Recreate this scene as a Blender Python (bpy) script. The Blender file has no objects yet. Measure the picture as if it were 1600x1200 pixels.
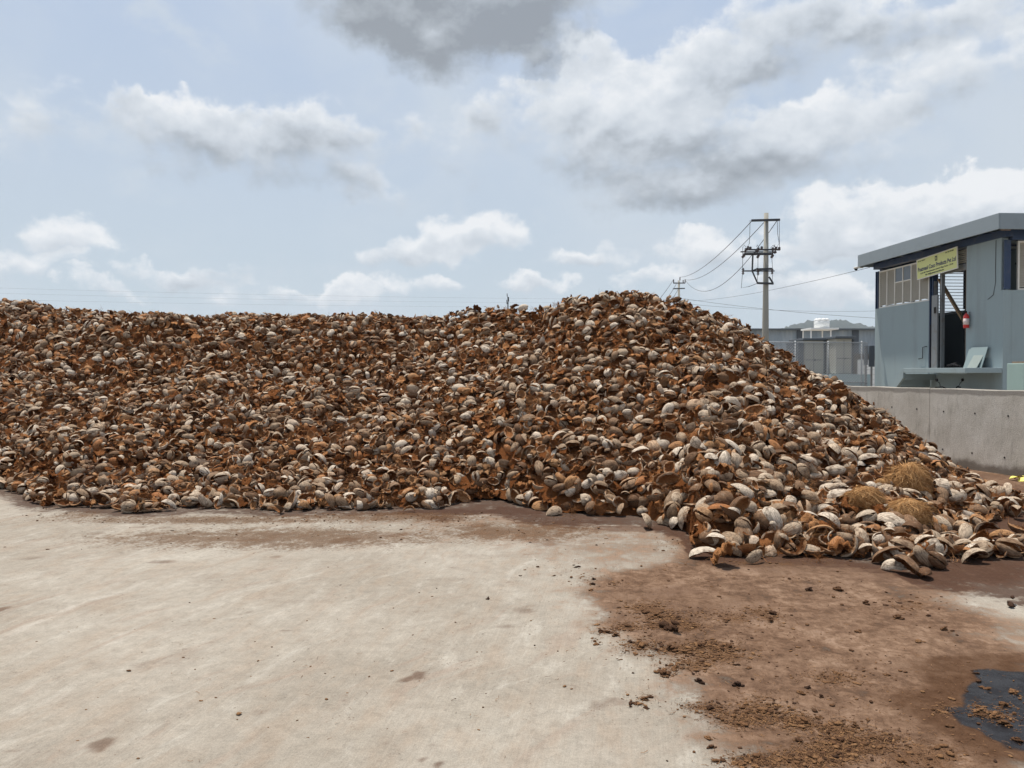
import bpy, math, random
import numpy as np
from mathutils import Vector, Matrix
PI = math.pi
S = bpy.context.scene
COL = S.collection
R = math.radians

# ------------------------------------------------------------------ camera
EYE = 1.6
FPX = 1202.0                       # focal length in photo pixels (1600 wide)
PITCH = R(0.95)
cd = bpy.data.cameras.new('camera')
cd.sensor_width = 36.0
cd.lens = 36.0 * FPX / 1600.0
cd.clip_end = 8000
cd.clip_start = 0.05
cam = bpy.data.objects.new('camera', cd)
COL.objects.link(cam)
cam.location = (0, 0, EYE)
cam.rotation_euler = (PI / 2 - PITCH, 0, 0)
S.camera = cam

# ------------------------------------------------------------------ render look
S.view_settings.view_transform = 'Standard'
S.view_settings.look = 'None'
S.view_settings.gamma = 1
S.view_settings.exposure = 0.25
S.render.engine = 'CYCLES'

# ------------------------------------------------------------------ sun
SUN_EL, SUN_AZ = R(75), R(-38)     # azimuth from +Y towards +X
sd = bpy.data.lights.new('sun', 'SUN')
sd.energy = 5.0
sd.angle = R(1.5)
sd.color = (1.0, 0.94, 0.85)
sun = bpy.data.objects.new('sun', sd)
COL.objects.link(sun)
sdir = Vector((math.sin(SUN_AZ) * math.cos(SUN_EL), math.cos(SUN_AZ) * math.cos(SUN_EL), math.sin(SUN_EL)))
sun.rotation_euler = (-sdir).to_track_quat('-Z', 'Y').to_euler()

# ------------------------------------------------------------------ world
W = bpy.data.worlds.new('World')
S.world = W
W.use_nodes = True


class NT:
    """tiny helper for building node trees"""
    def __init__(s, tree):
        s.t = tree
        tree.nodes.clear()

    def n(s, typ, **kw):
        nd = s.t.nodes.new(typ)
        for k, v in kw.items():
            if k == 'inp':
                for kk, vv in v.items():
                    s.set(nd.inputs[kk], vv)
            else:
                setattr(nd, k, v)
        return nd

    def set(s, sock, v):
        if isinstance(v, bpy.types.NodeSocket):
            s.t.links.new(v, sock)
        else:
            if hasattr(sock, 'default_value'):
                if sock.type == 'RGBA' and len(v) == 3:
                    v = (*v, 1)
                sock.default_value = v

    def m(s, op, a, b=0.0, c=0.0, clamp=False):
        nd = s.t.nodes.new('ShaderNodeMath')
        nd.operation = op
        nd.use_clamp = clamp
        s.set(nd.inputs[0], a); s.set(nd.inputs[1], b); s.set(nd.inputs[2], c)
        return nd.outputs[0]

    def vm(s, op, a, b=(0, 0, 0), c=(0, 0, 0), sc=None):
        nd = s.t.nodes.new('ShaderNodeVectorMath')
        nd.operation = op
        s.set(nd.inputs[0], a); s.set(nd.inputs[1], b)
        if op == 'MULTIPLY_ADD':
            s.set(nd.inputs[2], c)
        if sc is not None:
            s.set(nd.inputs[3], sc)
        return nd.outputs['Value'] if op in ('LENGTH', 'DOT_PRODUCT', 'DISTANCE') else nd.outputs[0]

    def noise(s, vec, scale, detail=4, rough=0.55, dist=0.0, out='Fac'):
        nd = s.t.nodes.new('ShaderNodeTexNoise')
        s.set(nd.inputs['Vector'], vec)
        nd.inputs['Scale'].default_value = scale
        nd.inputs['Detail'].default_value = detail
        nd.inputs['Roughness'].default_value = rough
        nd.inputs['Distortion'].default_value = dist
        return nd.outputs[out]

    def step(s, v, lo, hi, olo=0.0, ohi=1.0):
        nd = s.t.nodes.new('ShaderNodeMapRange')
        nd.interpolation_type = 'SMOOTHSTEP'
        s.set(nd.inputs[0], v); s.set(nd.inputs[1], lo); s.set(nd.inputs[2], hi)
        s.set(nd.inputs[3], olo); s.set(nd.inputs[4], ohi)
        return nd.outputs[0]

    def mix(s, f, a, b, blend='MIX'):
        nd = s.t.nodes.new('ShaderNodeMix')
        nd.data_type = 'RGBA'
        nd.blend_type = blend
        s.set(nd.inputs[0], f); s.set(nd.inputs[6], a); s.set(nd.inputs[7], b)
        return nd.outputs[2]

    def ramp(s, f, stops, interp='LINEAR'):
        nd = s.t.nodes.new('ShaderNodeValToRGB')
        cr = nd.color_ramp
        cr.interpolation = interp
        while len(cr.elements) < len(stops):
            cr.elements.new(0.5)
        for e, (p, c) in zip(cr.elements, stops):
            e.position = p
            e.color = (*c, 1)
        s.set(nd.inputs[0], f)
        return nd.outputs[0]

    def attr(s, name, out='Fac'):
        nd = s.t.nodes.new('ShaderNodeAttribute')
        nd.attribute_name = name
        return nd.outputs[out]


def build_world():
    T = NT(W.node_tree)
    out = T.n('ShaderNodeOutputWorld')
    sky = T.n('ShaderNodeTexSky', sky_type='NISHITA', sun_disc=False)
    sky.sun_elevation = SUN_EL
    sky.sun_rotation = SUN_AZ
    sky.air_density = 1.0
    sky.dust_density = 2.5
    sky.ozone_density = 1.5
    tc = T.n('ShaderNodeTexCoord')
    d = tc.outputs['Generated']
    sp = T.n('ShaderNodeSeparateXYZ'); T.set(sp.inputs[0], d)
    az = T.m('ARCTAN2', sp.outputs[0], sp.outputs[1])
    el = T.m('ARCSINE', sp.outputs[2])
    cb = T.n('ShaderNodeCombineXYZ'); T.set(cb.inputs[0], az); T.set(cb.inputs[1], el)
    p0 = cb.outputs[0]
    # warp the positions so the cloud outlines billow
    wn = T.noise(p0, 13.0, 6, 0.58, out='Color')
    wv = T.vm('SUBTRACT', wn, (0.5, 0.5, 0.5))
    p = T.vm('MULTIPLY_ADD', wv, (0.13, 0.095, 0), p0)
    # (photo x, photo y, half width, half height, weight, lightness)
    cl = [
        (700, -5, 215, 95, 2.8, 0.22), (620, 20, 90, 45, .8, .26), (790, 30, 110, 45, 1.0, .32), (880, 90, 70, 40, .4, .5),
        (290, 212, 98, 56, 1.2, .46), (478, 236, 112, 60, 1.25, .46), (470, 175, 80, 35, .4, .75), (330, 175, 60, 36, .4, .8),
        (118, 378, 68, 36, 1.05, .88), (40, 425, 100, 22, .8, .74), (285, 430, 90, 22, .9, .84), (170, 455, 50, 15, .7, .8),
        (745, 365, 85, 34, 1.05, .90), (650, 398, 80, 26, .95, .80), (540, 462, 55, 24, .95, .85), (620, 455, 90, 18, .7, .75),
        (830, 440, 55, 18, .9, .82), (880, 402, 55, 15, .7, .75), (985, 390, 60, 24, .7, .76), (1010, 435, 60, 18, .8, .78),
        (750, 205, 125, 75, .55, .62), (580, 300, 70, 42, .5, .65),
        (935, 165, 100, 75, 1.1, .72), (1080, 125, 105, 52, .9, .74), (1050, 240, 185, 78, 1.3, .42), (1090, 300, 130, 38, .9, .46),
        (1230, 60, 160, 60, .95, .62), (1420, 30, 130, 45, .6, .6), (1290, 225, 120, 62, 1.05, .62), (1430, 130, 120, 50, .6, .7),
        (1430, 335, 210, 52, 1.2, .84), (1560, 305, 140, 42, 1.1, .9), (1300, 365, 80, 30, .9, .8), (1390, 395, 120, 20, .7, .72),
        (1110, 400, 70, 32, .95, .84), (1260, 450, 75, 30, 1.0, .84), (1330, 465, 60, 22, .8, .82), (1150, 455, 70, 25, .7, .8),
        (1240, 405, 60, 20, .4, .7), (400, 460, 120, 20, .5, .7),
        (1560, 80, 120, 90, .55, .66), (0, 215, 150, 60, .3, .62), (140, 170, 110, 50, .3, .66),
        (-250, 330, 170, 70, 1.0, .7), (-500, 100, 200, 90, 1.0, .5), (1900, 250, 200, 90, 1.1, .6), (2300, 60, 260, 120, 1.1, .5), (900, -300, 300, 150, 1.0, .6),
    ]
    tot = None; lit = None
    for px, py, rx, ry, w, li in cl:
        a = math.atan((px - 800) / FPX)
        e = math.atan((580 - py) / FPX * math.cos(a))
        k = math.cos(a)
        sx, sy = FPX / rx / k, FPX / ry / k
        q = T.vm('MULTIPLY_ADD', p, (sx, sy, 0), (-a * sx, -e * sy, 0))
        r2 = T.vm('DOT_PRODUCT', q, q)
        m = T.m('MULTIPLY_ADD', r2, -0.62 * w, w)
        m = T.m('MAXIMUM', m, 0.0)
        s2 = T.n('ShaderNodeSeparateXYZ'); T.set(s2.inputs[0], q)
        lv = T.m('MULTIPLY_ADD', s2.outputs[1], 0.42, li)
        ml = T.m('MULTIPLY', m, lv)
        tot = m if tot is None else T.m('ADD', tot, m)
        lit = ml if lit is None else T.m('ADD', lit, ml)
    # billow noise, stretched sideways, and its slope towards the sun
    st = T.vm('MULTIPLY', p0, (1.0, 1.45, 1))
    n1 = T.noise(st, 15.0, 9, 0.575, 0.0)
    st2 = T.vm('ADD', st, (-0.003, 0.012, 0))
    n2 = T.noise(st2, 15.0, 9, 0.575, 0.0)
    b1 = T.noise(st, 7.0, 5, 0.5, 0.0)
    b2 = T.noise(T.vm('ADD', st, (-0.008, 0.035, 0)), 7.0, 5, 0.5, 0.0)
    rel = T.m('MULTIPLY_ADD', T.m('SUBTRACT', n1, n2), .45, T.m('SUBTRACT', b1, b2))
    n3 = T.noise(T.vm('ADD', st, (3.1, 1.7, 0)), 3.2, 6, 0.55, 0.3)
    # thin background cloud everywhere
    n4 = T.noise(T.vm('ADD', st, (7.3, 2.2, 0)), 7.5, 8, 0.6, 0.2)
    thin = T.m('MAXIMUM', T.step(n3, 0.40, 0.70, 0.0, 0.72), T.step(n4, 0.50, 0.72, 0.0, 0.62))
    dens = T.m('ADD', tot, T.m('MULTIPLY', T.m('SUBTRACT', n1, 0.5), 2.6))
    gate = T.step(tot, 0.0, 0.30)
    light = T.m('DIVIDE', lit, T.m('MAXIMUM', tot, 0.02))
    soft = T.step(light, 0.15, 0.75, 1.9, 0.72)
    alpha = T.m('MULTIPLY', T.step(T.m('DIVIDE', T.m('SUBTRACT', dens, 0.14), soft), 0.0, 1.0), gate)
    alpha = T.m('MULTIPLY', alpha, 0.93)
    light = T.m('MULTIPLY_ADD', rel, 1.7, light)
    # thin rims of a cloud pass more light
    light = T.m('ADD', light, T.step(dens, 0.3, 1.1, 0.10, -0.06))
    ccol = T.ramp(light, [(0.0, (.30, .33, .37)), (.26, (.43, .47, .52)), (.50, (.60, .65, .71)), (.80, (.76, .80, .845)), (1.0, (.90, .915, .935))])
    # clear sky = Nishita through a bright humid veil, paler towards the horizon
    skc = T.vm('MULTIPLY', sky.outputs[0], (0.085, 0.085, 0.085))
    veil = T.ramp(T.step(el, -0.02, 0.55), [(0, (.60, .70, .775)), (.35, (.58, .675, .785)), (1, (.50, .61, .80))])
    base = T.mix(0.88, skc, veil)
    base = T.mix(thin, base, (.635, .70, .77))
    col = T.mix(alpha, base, ccol)
    bg = T.n('ShaderNodeBackground')
    T.set(bg.inputs[0], col); bg.inputs[1].default_value = 0.84
    T.set(out.inputs[0], bg.outputs[0])


build_world()
W.cycles.sampling_method = 'MANUAL'
W.cycles.sample_map_resolution = 512


# ------------------------------------------------------------------ point helpers
def at(px, py, Y):
    """world point seen at photo pixel (px,py) at depth Y"""
    dx = (px - 800) / FPX; dz = (600 - py) / FPX
    c, s = math.cos(PITCH), math.sin(PITCH)
    dy = c + dz * s; dzz = dz * c - s
    k = Y / dy
    return Vector((dx * k, Y, EYE + dzz * k))


def gnd(px, py):
    dx = (px - 800) / FPX; dz = (600 - py) / FPX
    c, s = math.cos(PITCH), math.sin(PITCH)
    dy = c + dz * s; dzz = dz * c - s
    k = -EYE / dzz
    return dx * k, dy * k


# ------------------------------------------------------------------ object helpers
def tag(o, label=None, cat=None, group=None, kind=None):
    if label: o['label'] = label
    if cat: o['category'] = cat
    if group: o['group'] = group
    if kind: o['kind'] = kind
    return o


def empty(name, loc, label, cat, group=None, rz=0.0, parent=None):
    o = bpy.data.objects.new(name, None)
    COL.objects.link(o)
    o.location = loc
    o.rotation_euler = (0, 0, rz)
    o.empty_display_size = 0.2
    if parent: o.parent = parent
    return tag(o, label, cat, group)


class MB:
    """collects shapes, then links them as one mesh object"""
    def __init__(s):
        s.v = []; s.f = []

    def add(s, vs, fs):
        b = len(s.v)
        s.v += [tuple(v) for v in vs]
        s.f += [tuple(b + i for i in f) for f in fs]
        return s

    def box(s, x0, x1, y0, y1, z0, z1):
        return s.add([(x0, y0, z0), (x1, y0, z0), (x1, y1, z0), (x0, y1, z0), (x0, y0, z1), (x1, y0, z1), (x1, y1, z1), (x0, y1, z1)],
                     [(0, 3, 2, 1), (4, 5, 6, 7), (0, 1, 5, 4), (1, 2, 6, 5), (2, 3, 7, 6), (3, 0, 4, 7)])

    def bar(s, a, b, w, h=None, up=(0, 0, 1)):
        a = Vector(a); b = Vector(b); h = h or w
        d = (b - a).normalized(); up = Vector(up)
        if abs(d.dot(up)) > .98: up = Vector((1, 0, 0))
        x = d.cross(up).normalized() * (w / 2); y = x.cross(d).normalized() * (h / 2)
        vs = [a - x - y, a + x - y, a + x + y, a - x + y, b - x - y, b + x - y, b + x + y, b - x + y]
        return s.add(vs, [(0, 1, 2, 3), (7, 6, 5, 4), (0, 4, 5, 1), (1, 5, 6, 2), (2, 6, 7, 3), (3, 7, 4, 0)])

    def tube(s, pts, r, n=8, r2=None):
        pts = [Vector(p) for p in pts]
        rings = []
        m = len(pts)
        vs = []
        for i, p in enumerate(pts):
            d = (pts[min(i + 1, m - 1)] - pts[max(i - 1, 0)]).normalized()
            up = Vector((0, 0, 1)) if abs(d.z) < .95 else Vector((1, 0, 0))
            x = d.cross(up).normalized(); y = x.cross(d)
            rr = r if r2 is None else r + (r2 - r) * i / (m - 1)
            for k in range(n):
                a = 2 * PI * k / n
                vs.append(p + x * rr * math.cos(a) + y * rr * math.sin(a))
        fs = []
        for i in range(m - 1):
            for k in range(n):
                fs.append((i * n + k, i * n + (k + 1) % n, (i + 1) * n + (k + 1) % n, (i + 1) * n + k))
        fs.append(tuple(range(n - 1, -1, -1))); fs.append(tuple((m - 1) * n + k for k in range(n)))
        return s.add(vs, fs)

    def lathe(s, prof, c=(0, 0, 0), n=20, axis='z'):
        vs = []
        for r, z in prof:
            for k in range(n):
                a = 2 * PI * k / n
                q = (r * math.cos(a), r * math.sin(a), z)
                if axis == 'x': q = (q[2], q[0], q[1])
                if axis == 'y': q = (q[0], q[2], q[1])
                vs.append((c[0] + q[0], c[1] + q[1], c[2] + q[2]))
        fs = []
        m = len(prof)
        for i in range(m - 1):
            for k in range(n):
                fs.append((i * n + k, i * n + (k + 1) % n, (i + 1) * n + (k + 1) % n, (i + 1) * n + k))
        fs.append(tuple(range(n - 1, -1, -1))); fs.append(tuple((m - 1) * n + k for k in range(n)))
        return s.add(vs, fs)

    def build(s, name, mat, parent=None, smooth=False, bevel=0.0):
        me = bpy.data.meshes.new(name)
        me.from_pydata(s.v, [], s.f)
        me.update()
        import bmesh
        bm = bmesh.new(); bm.from_mesh(me)
        bmesh.ops.recalc_face_normals(bm, faces=bm.faces)
        bm.to_mesh(me); bm.free()
        if smooth:
            me.polygons.foreach_set('use_smooth', [True] * len(me.polygons))
        me.materials.append(mat)
        o = bpy.data.objects.new(name, me)
        COL.objects.link(o)
        if parent: o.parent = parent
        if bevel:
            b = o.modifiers.new('bevel', 'BEVEL'); b.width = bevel; b.segments = 2; b.limit_method = 'ANGLE'
        return o


# ------------------------------------------------------------------ materials
def new_mat(name):
    m = bpy.data.materials.new(name)
    m.use_nodes = True
    T = NT(m.node_tree)
    out = T.n('ShaderNodeOutputMaterial')
    b = T.n('ShaderNodeBsdfPrincipled')
    T.set(out.inputs[0], b.outputs[0])
    return m, T, b


def pmat(name, col, rough=.7, var=.12, scale=3.0, metal=0.0, dirt=None, streak=False, bump=.15):
    """painted / plain surface with mottling, grime and a light bump"""
    m, T, b = new_mat(name)
    tc = T.n('ShaderNodeTexCoord').outputs['Object']
    v = T.vm('MULTIPLY', tc, (1, 1, .18)) if streak else tc
    n = T.noise(v, scale, 7, .62)
    n2 = T.noise(tc, scale * 9, 5, .6)
    f = T.m('MULTIPLY_ADD', n, var * 2, 1 - var)
    f = T.m('MULTIPLY', f, T.m('MULTIPLY_ADD', n2, var, 1 - var / 2))
    c = T.vm('SCALE', (*col,), sc=f)
    if dirt:
        c = T.mix(T.step(n, .48, .68, 0, dirt[1]), c, dirt[0])
    T.set(b.inputs['Base Color'], c)
    b.inputs['Metallic'].default_value = metal
    T.set(b.inputs['Roughness'], T.m('MULTIPLY_ADD', n2, .15, rough - .07))
    if rough > .6: b.inputs['Specular IOR Level'].default_value = .15
    bp = T.n('ShaderNodeBump'); bp.inputs['Strength'].default_value = bump; bp.inputs['Distance'].default_value = .01
    T.set(bp.inputs['Height'], n2); T.set(b.inputs['Normal'], bp.outputs[0])
    return m


def vnoise(x, y, seed=0):
    """smooth 2-D value noise, about 0..1"""
    xi = np.floor(x).astype(np.int64); yi = np.floor(y).astype(np.int64)
    xf = x - xi; yf = y - yi

    def h(a, b):
        n = (a * 374761393 + b * 668265263 + seed * 974711) & 0x7fffffff
        n = ((n ^ (n >> 13)) * 1274126177) & 0x7fffffff
        return ((n ^ (n >> 16)) & 0xffff) / 65535.0
    u = xf * xf * (3 - 2 * xf); v = yf * yf * (3 - 2 * yf)
    return (h(xi, yi) * (1 - u) + h(xi + 1, yi) * u) * (1 - v) + (h(xi, yi + 1) * (1 - u) + h(xi + 1, yi + 1) * u) * v


def fbm(x, y, seed=0, o=4):
    s = 0; a = .5; t = 0
    for i in range(o):
        s = s + a * vnoise(x * 2 ** i, y * 2 ** i, seed + i); t += a; a *= .5
    return s / t


# ------------------------------------------------------------------ ground
def seg_dist(X, Y, pts, closed=True):
    """distance to a polygon outline, negative inside"""
    n = len(pts); d = np.full(X.shape, 1e9); ins = np.zeros(X.shape, bool)
    for i in range(n if closed else n - 1):
        x0, y0 = pts[i]; x1, y1 = pts[(i + 1) % n]
        dx, dy = x1 - x0, y1 - y0
        t = np.clip(((X - x0) * dx + (Y - y0) * dy) / (dx * dx + dy * dy + 1e-12), 0, 1)
        d = np.minimum(d, np.hypot(X - x0 - t * dx, Y - y0 - t * dy))
        if closed and abs(dy) > 1e-9:
            c = ((y0 > Y) != (y1 > Y)) & (X < dx * (Y - y0) / dy + x0)
            ins ^= c
    return np.where(ins, -d, d) if closed else d


def sm(x, a, b):
    t = np.clip((x - a) / (b - a), 0, 1)
    return t * t * (3 - 2 * t)


BASE = [(-700, 755), (-300, 750), (-100, 758), (0, 766), (30, 775), (50, 788), (100, 796), (150, 800), (200, 807), (260, 803), (300, 799), (450, 803), (600, 800), (680, 800), (710, 792), (740, 786), (775, 784), (820, 795), (860, 804), (1000, 814), (1040, 828), (1075, 838), (1090, 868), (1130, 878), (1200, 880), (1300, 880), (1370, 885), (1400, 900), (1450, 902), (1475, 893), (1500, 882), (1560, 878), (1600, 866), (1640, 850), (1680, 835)]
CREST = [(-700, 462, 19), (-200, 466, 18.5), (0, 474, 18), (60, 478, 17.6), (100, 489, 17.4), (200, 496, 17), (300, 500, 16.8), (400, 498, 16.6), (500, 496, 16.4), (600, 496, 16.2), (700, 498, 15.8), (735, 486, 15.2), (800, 485, 14.8), (850, 489, 14.4), (875, 476, 14), (900, 466, 13.8), (950, 463, 13.6), (1000, 463, 13.4), (1040, 469, 13.2), (1100, 486, 13), (1150, 506, 12.8), (1200, 539, 12.6), (1260, 583, 12.5), (1320, 612, 12.3), (1380, 651, 11.9), (1430, 690, 11.4), (1490, 738, 10.8), (1540, 768, 10.0), (1600, 788, 9.2), (1680, 812, 8.2)]
_b = np.array(BASE, float); _c = np.array(CREST, float)


def pile_h(X, Y):
    """height of the husk pile above the slab (negative = no pile)"""
    P = 800 + FPX * X / np.maximum(Y, 1)
    Yb = 1.6 * FPX / (np.interp(P, _b[:, 0], _b[:, 1]) - 580)
    Yc = np.interp(P, _c[:, 0], _c[:, 2])
    hc = 1.6 + (580 - np.interp(P, _c[:, 0], _c[:, 1])) / FPX * Yc
    Yb = Yb + .12 + (fbm(X * 2.2, Y * 0.3, 5) - .5) * .35
    t = (Y - Yb) / (Yc - Yb)
    tt = np.clip(t, 0, 1)
    left = sm(-P, -820, -500)               # 1 on the long low left part
    low = tt * .92 + .08 * (1 - np.exp(-tt * 14))
    steep = .70 * tt + .30 * tt ** 3 + .10 * np.exp(-((tt - .86) / .10) ** 2) - .05 * np.exp(-((tt - .62) / .12) ** 2)
    prof = low * (1 - left) + steep * left
    prof = np.minimum(prof, 1.0)
    h = hc * prof
    amp = sm(tt, 0.02, .3) * sm(1 - tt, 0.0, .15)
    h = h + amp * ((fbm(X * .55, Y * .55, 11) - .5) * .85 + (fbm(X * 1.9, Y * 1.9, 31) - .5) * .30)
    back = np.maximum(Y - Yc, 0)
    slope = .10 * left + .55 * (1 - left)
    h = h - back * slope - np.maximum(back - 2.2, 0) * .5 + (vnoise(X * 3.1, Y * 3.1, 8) - .5) * .10 * sm(tt, .8, 1)
    return np.where(t < 0, -1.0, h)


STAIN = [gnd(*p) for p in [(1010, 822), (1045, 815), (1100, 840), (1300, 860), (1400, 880), (1470, 880), (1560, 860), (1640, 850), (1800, 880), (1620, 908), (1530, 915), (1480, 928), (1520, 950), (1580, 975), (1610, 1000), (1700, 1040), (1750, 1300), (1560, 1330), (1140, 1330), (1120, 1190), (1065, 1120), (1040, 1068), (1020, 1045), (985, 1035), (945, 1005), (928, 975), (935, 950), (905, 930), (925, 905), (960, 885), (1020, 872), (1060, 858)]]
PUD = [gnd(*p) for p in [(1500, 1062), (1520, 1048), (1560, 1041), (1620, 1042), (1800, 1060), (1800, 1230), (1640, 1195), (1560, 1172), (1520, 1146), (1492, 1120), (1470, 1104), (1502, 1104), (1506, 1082)]]
TAN = [gnd(*p) for p in [(560, 800), (640, 840), (800, 835), (880, 880), (930, 930), (1100, 1000), (1300, 880), (1100, 860), (1000, 815), (800, 780)]]
BACKWET = [gnd(*p) for p in [(1380, 700), (1600, 735), (2000, 790), (1900, 850), (1540, 880), (1420, 800)]]
SPOTS = [(320, 900, 60, 5, .3), (700, 905, 45, 5, .3), (480, 940, 70, 4, .25), (90, 870, 70, 5, .3), (560, 1120, 60, 10, .2), (240, 1040, 90, 10, .22), (820, 1150, 50, 8, .25), (760, 870, 60, 5, .35), (395, 845, 40, 4, .45), (620, 835, 35, 5, .5), (860, 850, 45, 6, .4), (636, 1062, 12, 5, .9), (655, 1053, 12, 5, .8), (648, 1060, 16, 4, .7), (655, 1188, 9, 7, .9), (682, 1195, 9, 8, .9), (158, 1164, 24, 12, .75), (408, 1112, 15, 7, .4), (787, 979, 18, 4, .6), (818, 955, 22, 6, .5), (2, 952, 14, 6, .8), (445, 985, 18, 3, .6), (250, 878, 25, 4, .55), (545, 845, 30, 6, .6), (430, 838, 14, 5, .5), (935, 1102, 22, 9, .5), (965, 1096, 22, 7, .5), (150, 833, 16, 3, .5), (430, 870, 12, 3, .5), (216, 824, 16, 2, .5), (258, 825, 18, 2, .5), (305, 832, 10, 3, .5), (780, 1085, 6, 3, .3), (10, 1176, 16, 4, .6), (30, 1184, 10, 3, .5), (375, 860, 10, 5, .3), (1370, 905, 40, 8, .5), (1015, 980, 70, 14, .35), (1060, 925, 60, 10, .4), (1150, 1070, 90, 18, .35), (1120, 1110, 70, 18, .4), (1270, 1110, 60, 14, .25), (690, 800, 80, 5, .9), (800, 800, 50, 10, 1.0), (880, 816, 70, 6, 1.0), (980, 826, 60, 6, .9), (740, 828, 55, 12, .35), (90, 782, 60, 6, .5), (1540, 745, 60, 4, .6), (1540, 757, 30, 3, .8), (1590, 762, 40, 4, .8), (1590, 775, 60, 5, .7)]


# (photo x, y, spread x, spread y, how many) of the drifts of crumbs
DRIFTS = [(1010, 950, 30, 8, 120), (1040, 965, 30, 8, 150), (1050, 978, 45, 7, 190), (985, 980, 30, 6, 80), (950, 987, 14, 5, 40), (930, 1003, 5, 5, 8), (1000, 1008, 25, 7, 110), (1060, 1015, 45, 8, 200), (1110, 1010, 35, 8, 140), (1120, 1025, 40, 9, 150), (1080, 1040, 28, 8, 110), (1040, 1050, 10, 6, 40), (1000, 1095, 16, 7, 34), (1150, 965, 30, 8, 70), (1200, 960, 25, 10, 80), (1100, 960, 20, 6, 50), (920, 905, 35, 10, 45), (960, 912, 10, 3, 18), (1100, 1105, 28, 8, 80), (1190, 1110, 30, 14, 190), (1160, 1125, 30, 10, 150), (1240, 1125, 22, 10, 120), (1255, 1130, 16, 8, 70), (1310, 1140, 32, 10, 150), (1330, 1165, 50, 14, 220), (1290, 1175, 45, 12, 200), (1390, 1155, 22, 8, 70), (1180, 1190, 35, 8, 130), (1250, 1190, 60, 10, 160), (1310, 1060, 35, 10, 80), (1420, 945, 45, 12, 60), (1300, 925, 40, 8, 35), (1240, 905, 25, 5, 25), (1530, 1110, 12, 6, 50), (1560, 1120, 16, 7, 60), (1475, 1110, 12, 6, 30), (1110, 900, 50, 20, 30), (860, 885, 35, 12, 14), (1250, 1000, 180, 60, 260), (1350, 1100, 120, 60, 200), (1450, 1180, 60, 20, 80), (1200, 880, 120, 6, 60), (600, 1000, 350, 110, 110), (1595, 1100, 20, 30, 30), (700, 812, 60, 5, 60), (560, 808, 90, 4, 50), (860, 812, 40, 5, 40), (1060, 850, 30, 10, 40), (90, 792, 50, 4, 30), (330, 812, 200, 6, 190), (600, 808, 150, 7, 190), (430, 840, 250, 16, 90), (120, 805, 60, 8, 60), (800, 830, 120, 14, 120)]


def spaced(lo, hi, step, far, grow=1.35):
    a = list(np.arange(lo, hi + 1e-6, step)); s = step
    x = a[-1]
    while x < far: s *= grow; x += s; a.append(x)
    s = step; x = a[0]; b = []
    while x > -far: s *= grow; x -= s; b.append(x)
    return np.array(b[::-1] + a)


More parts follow.
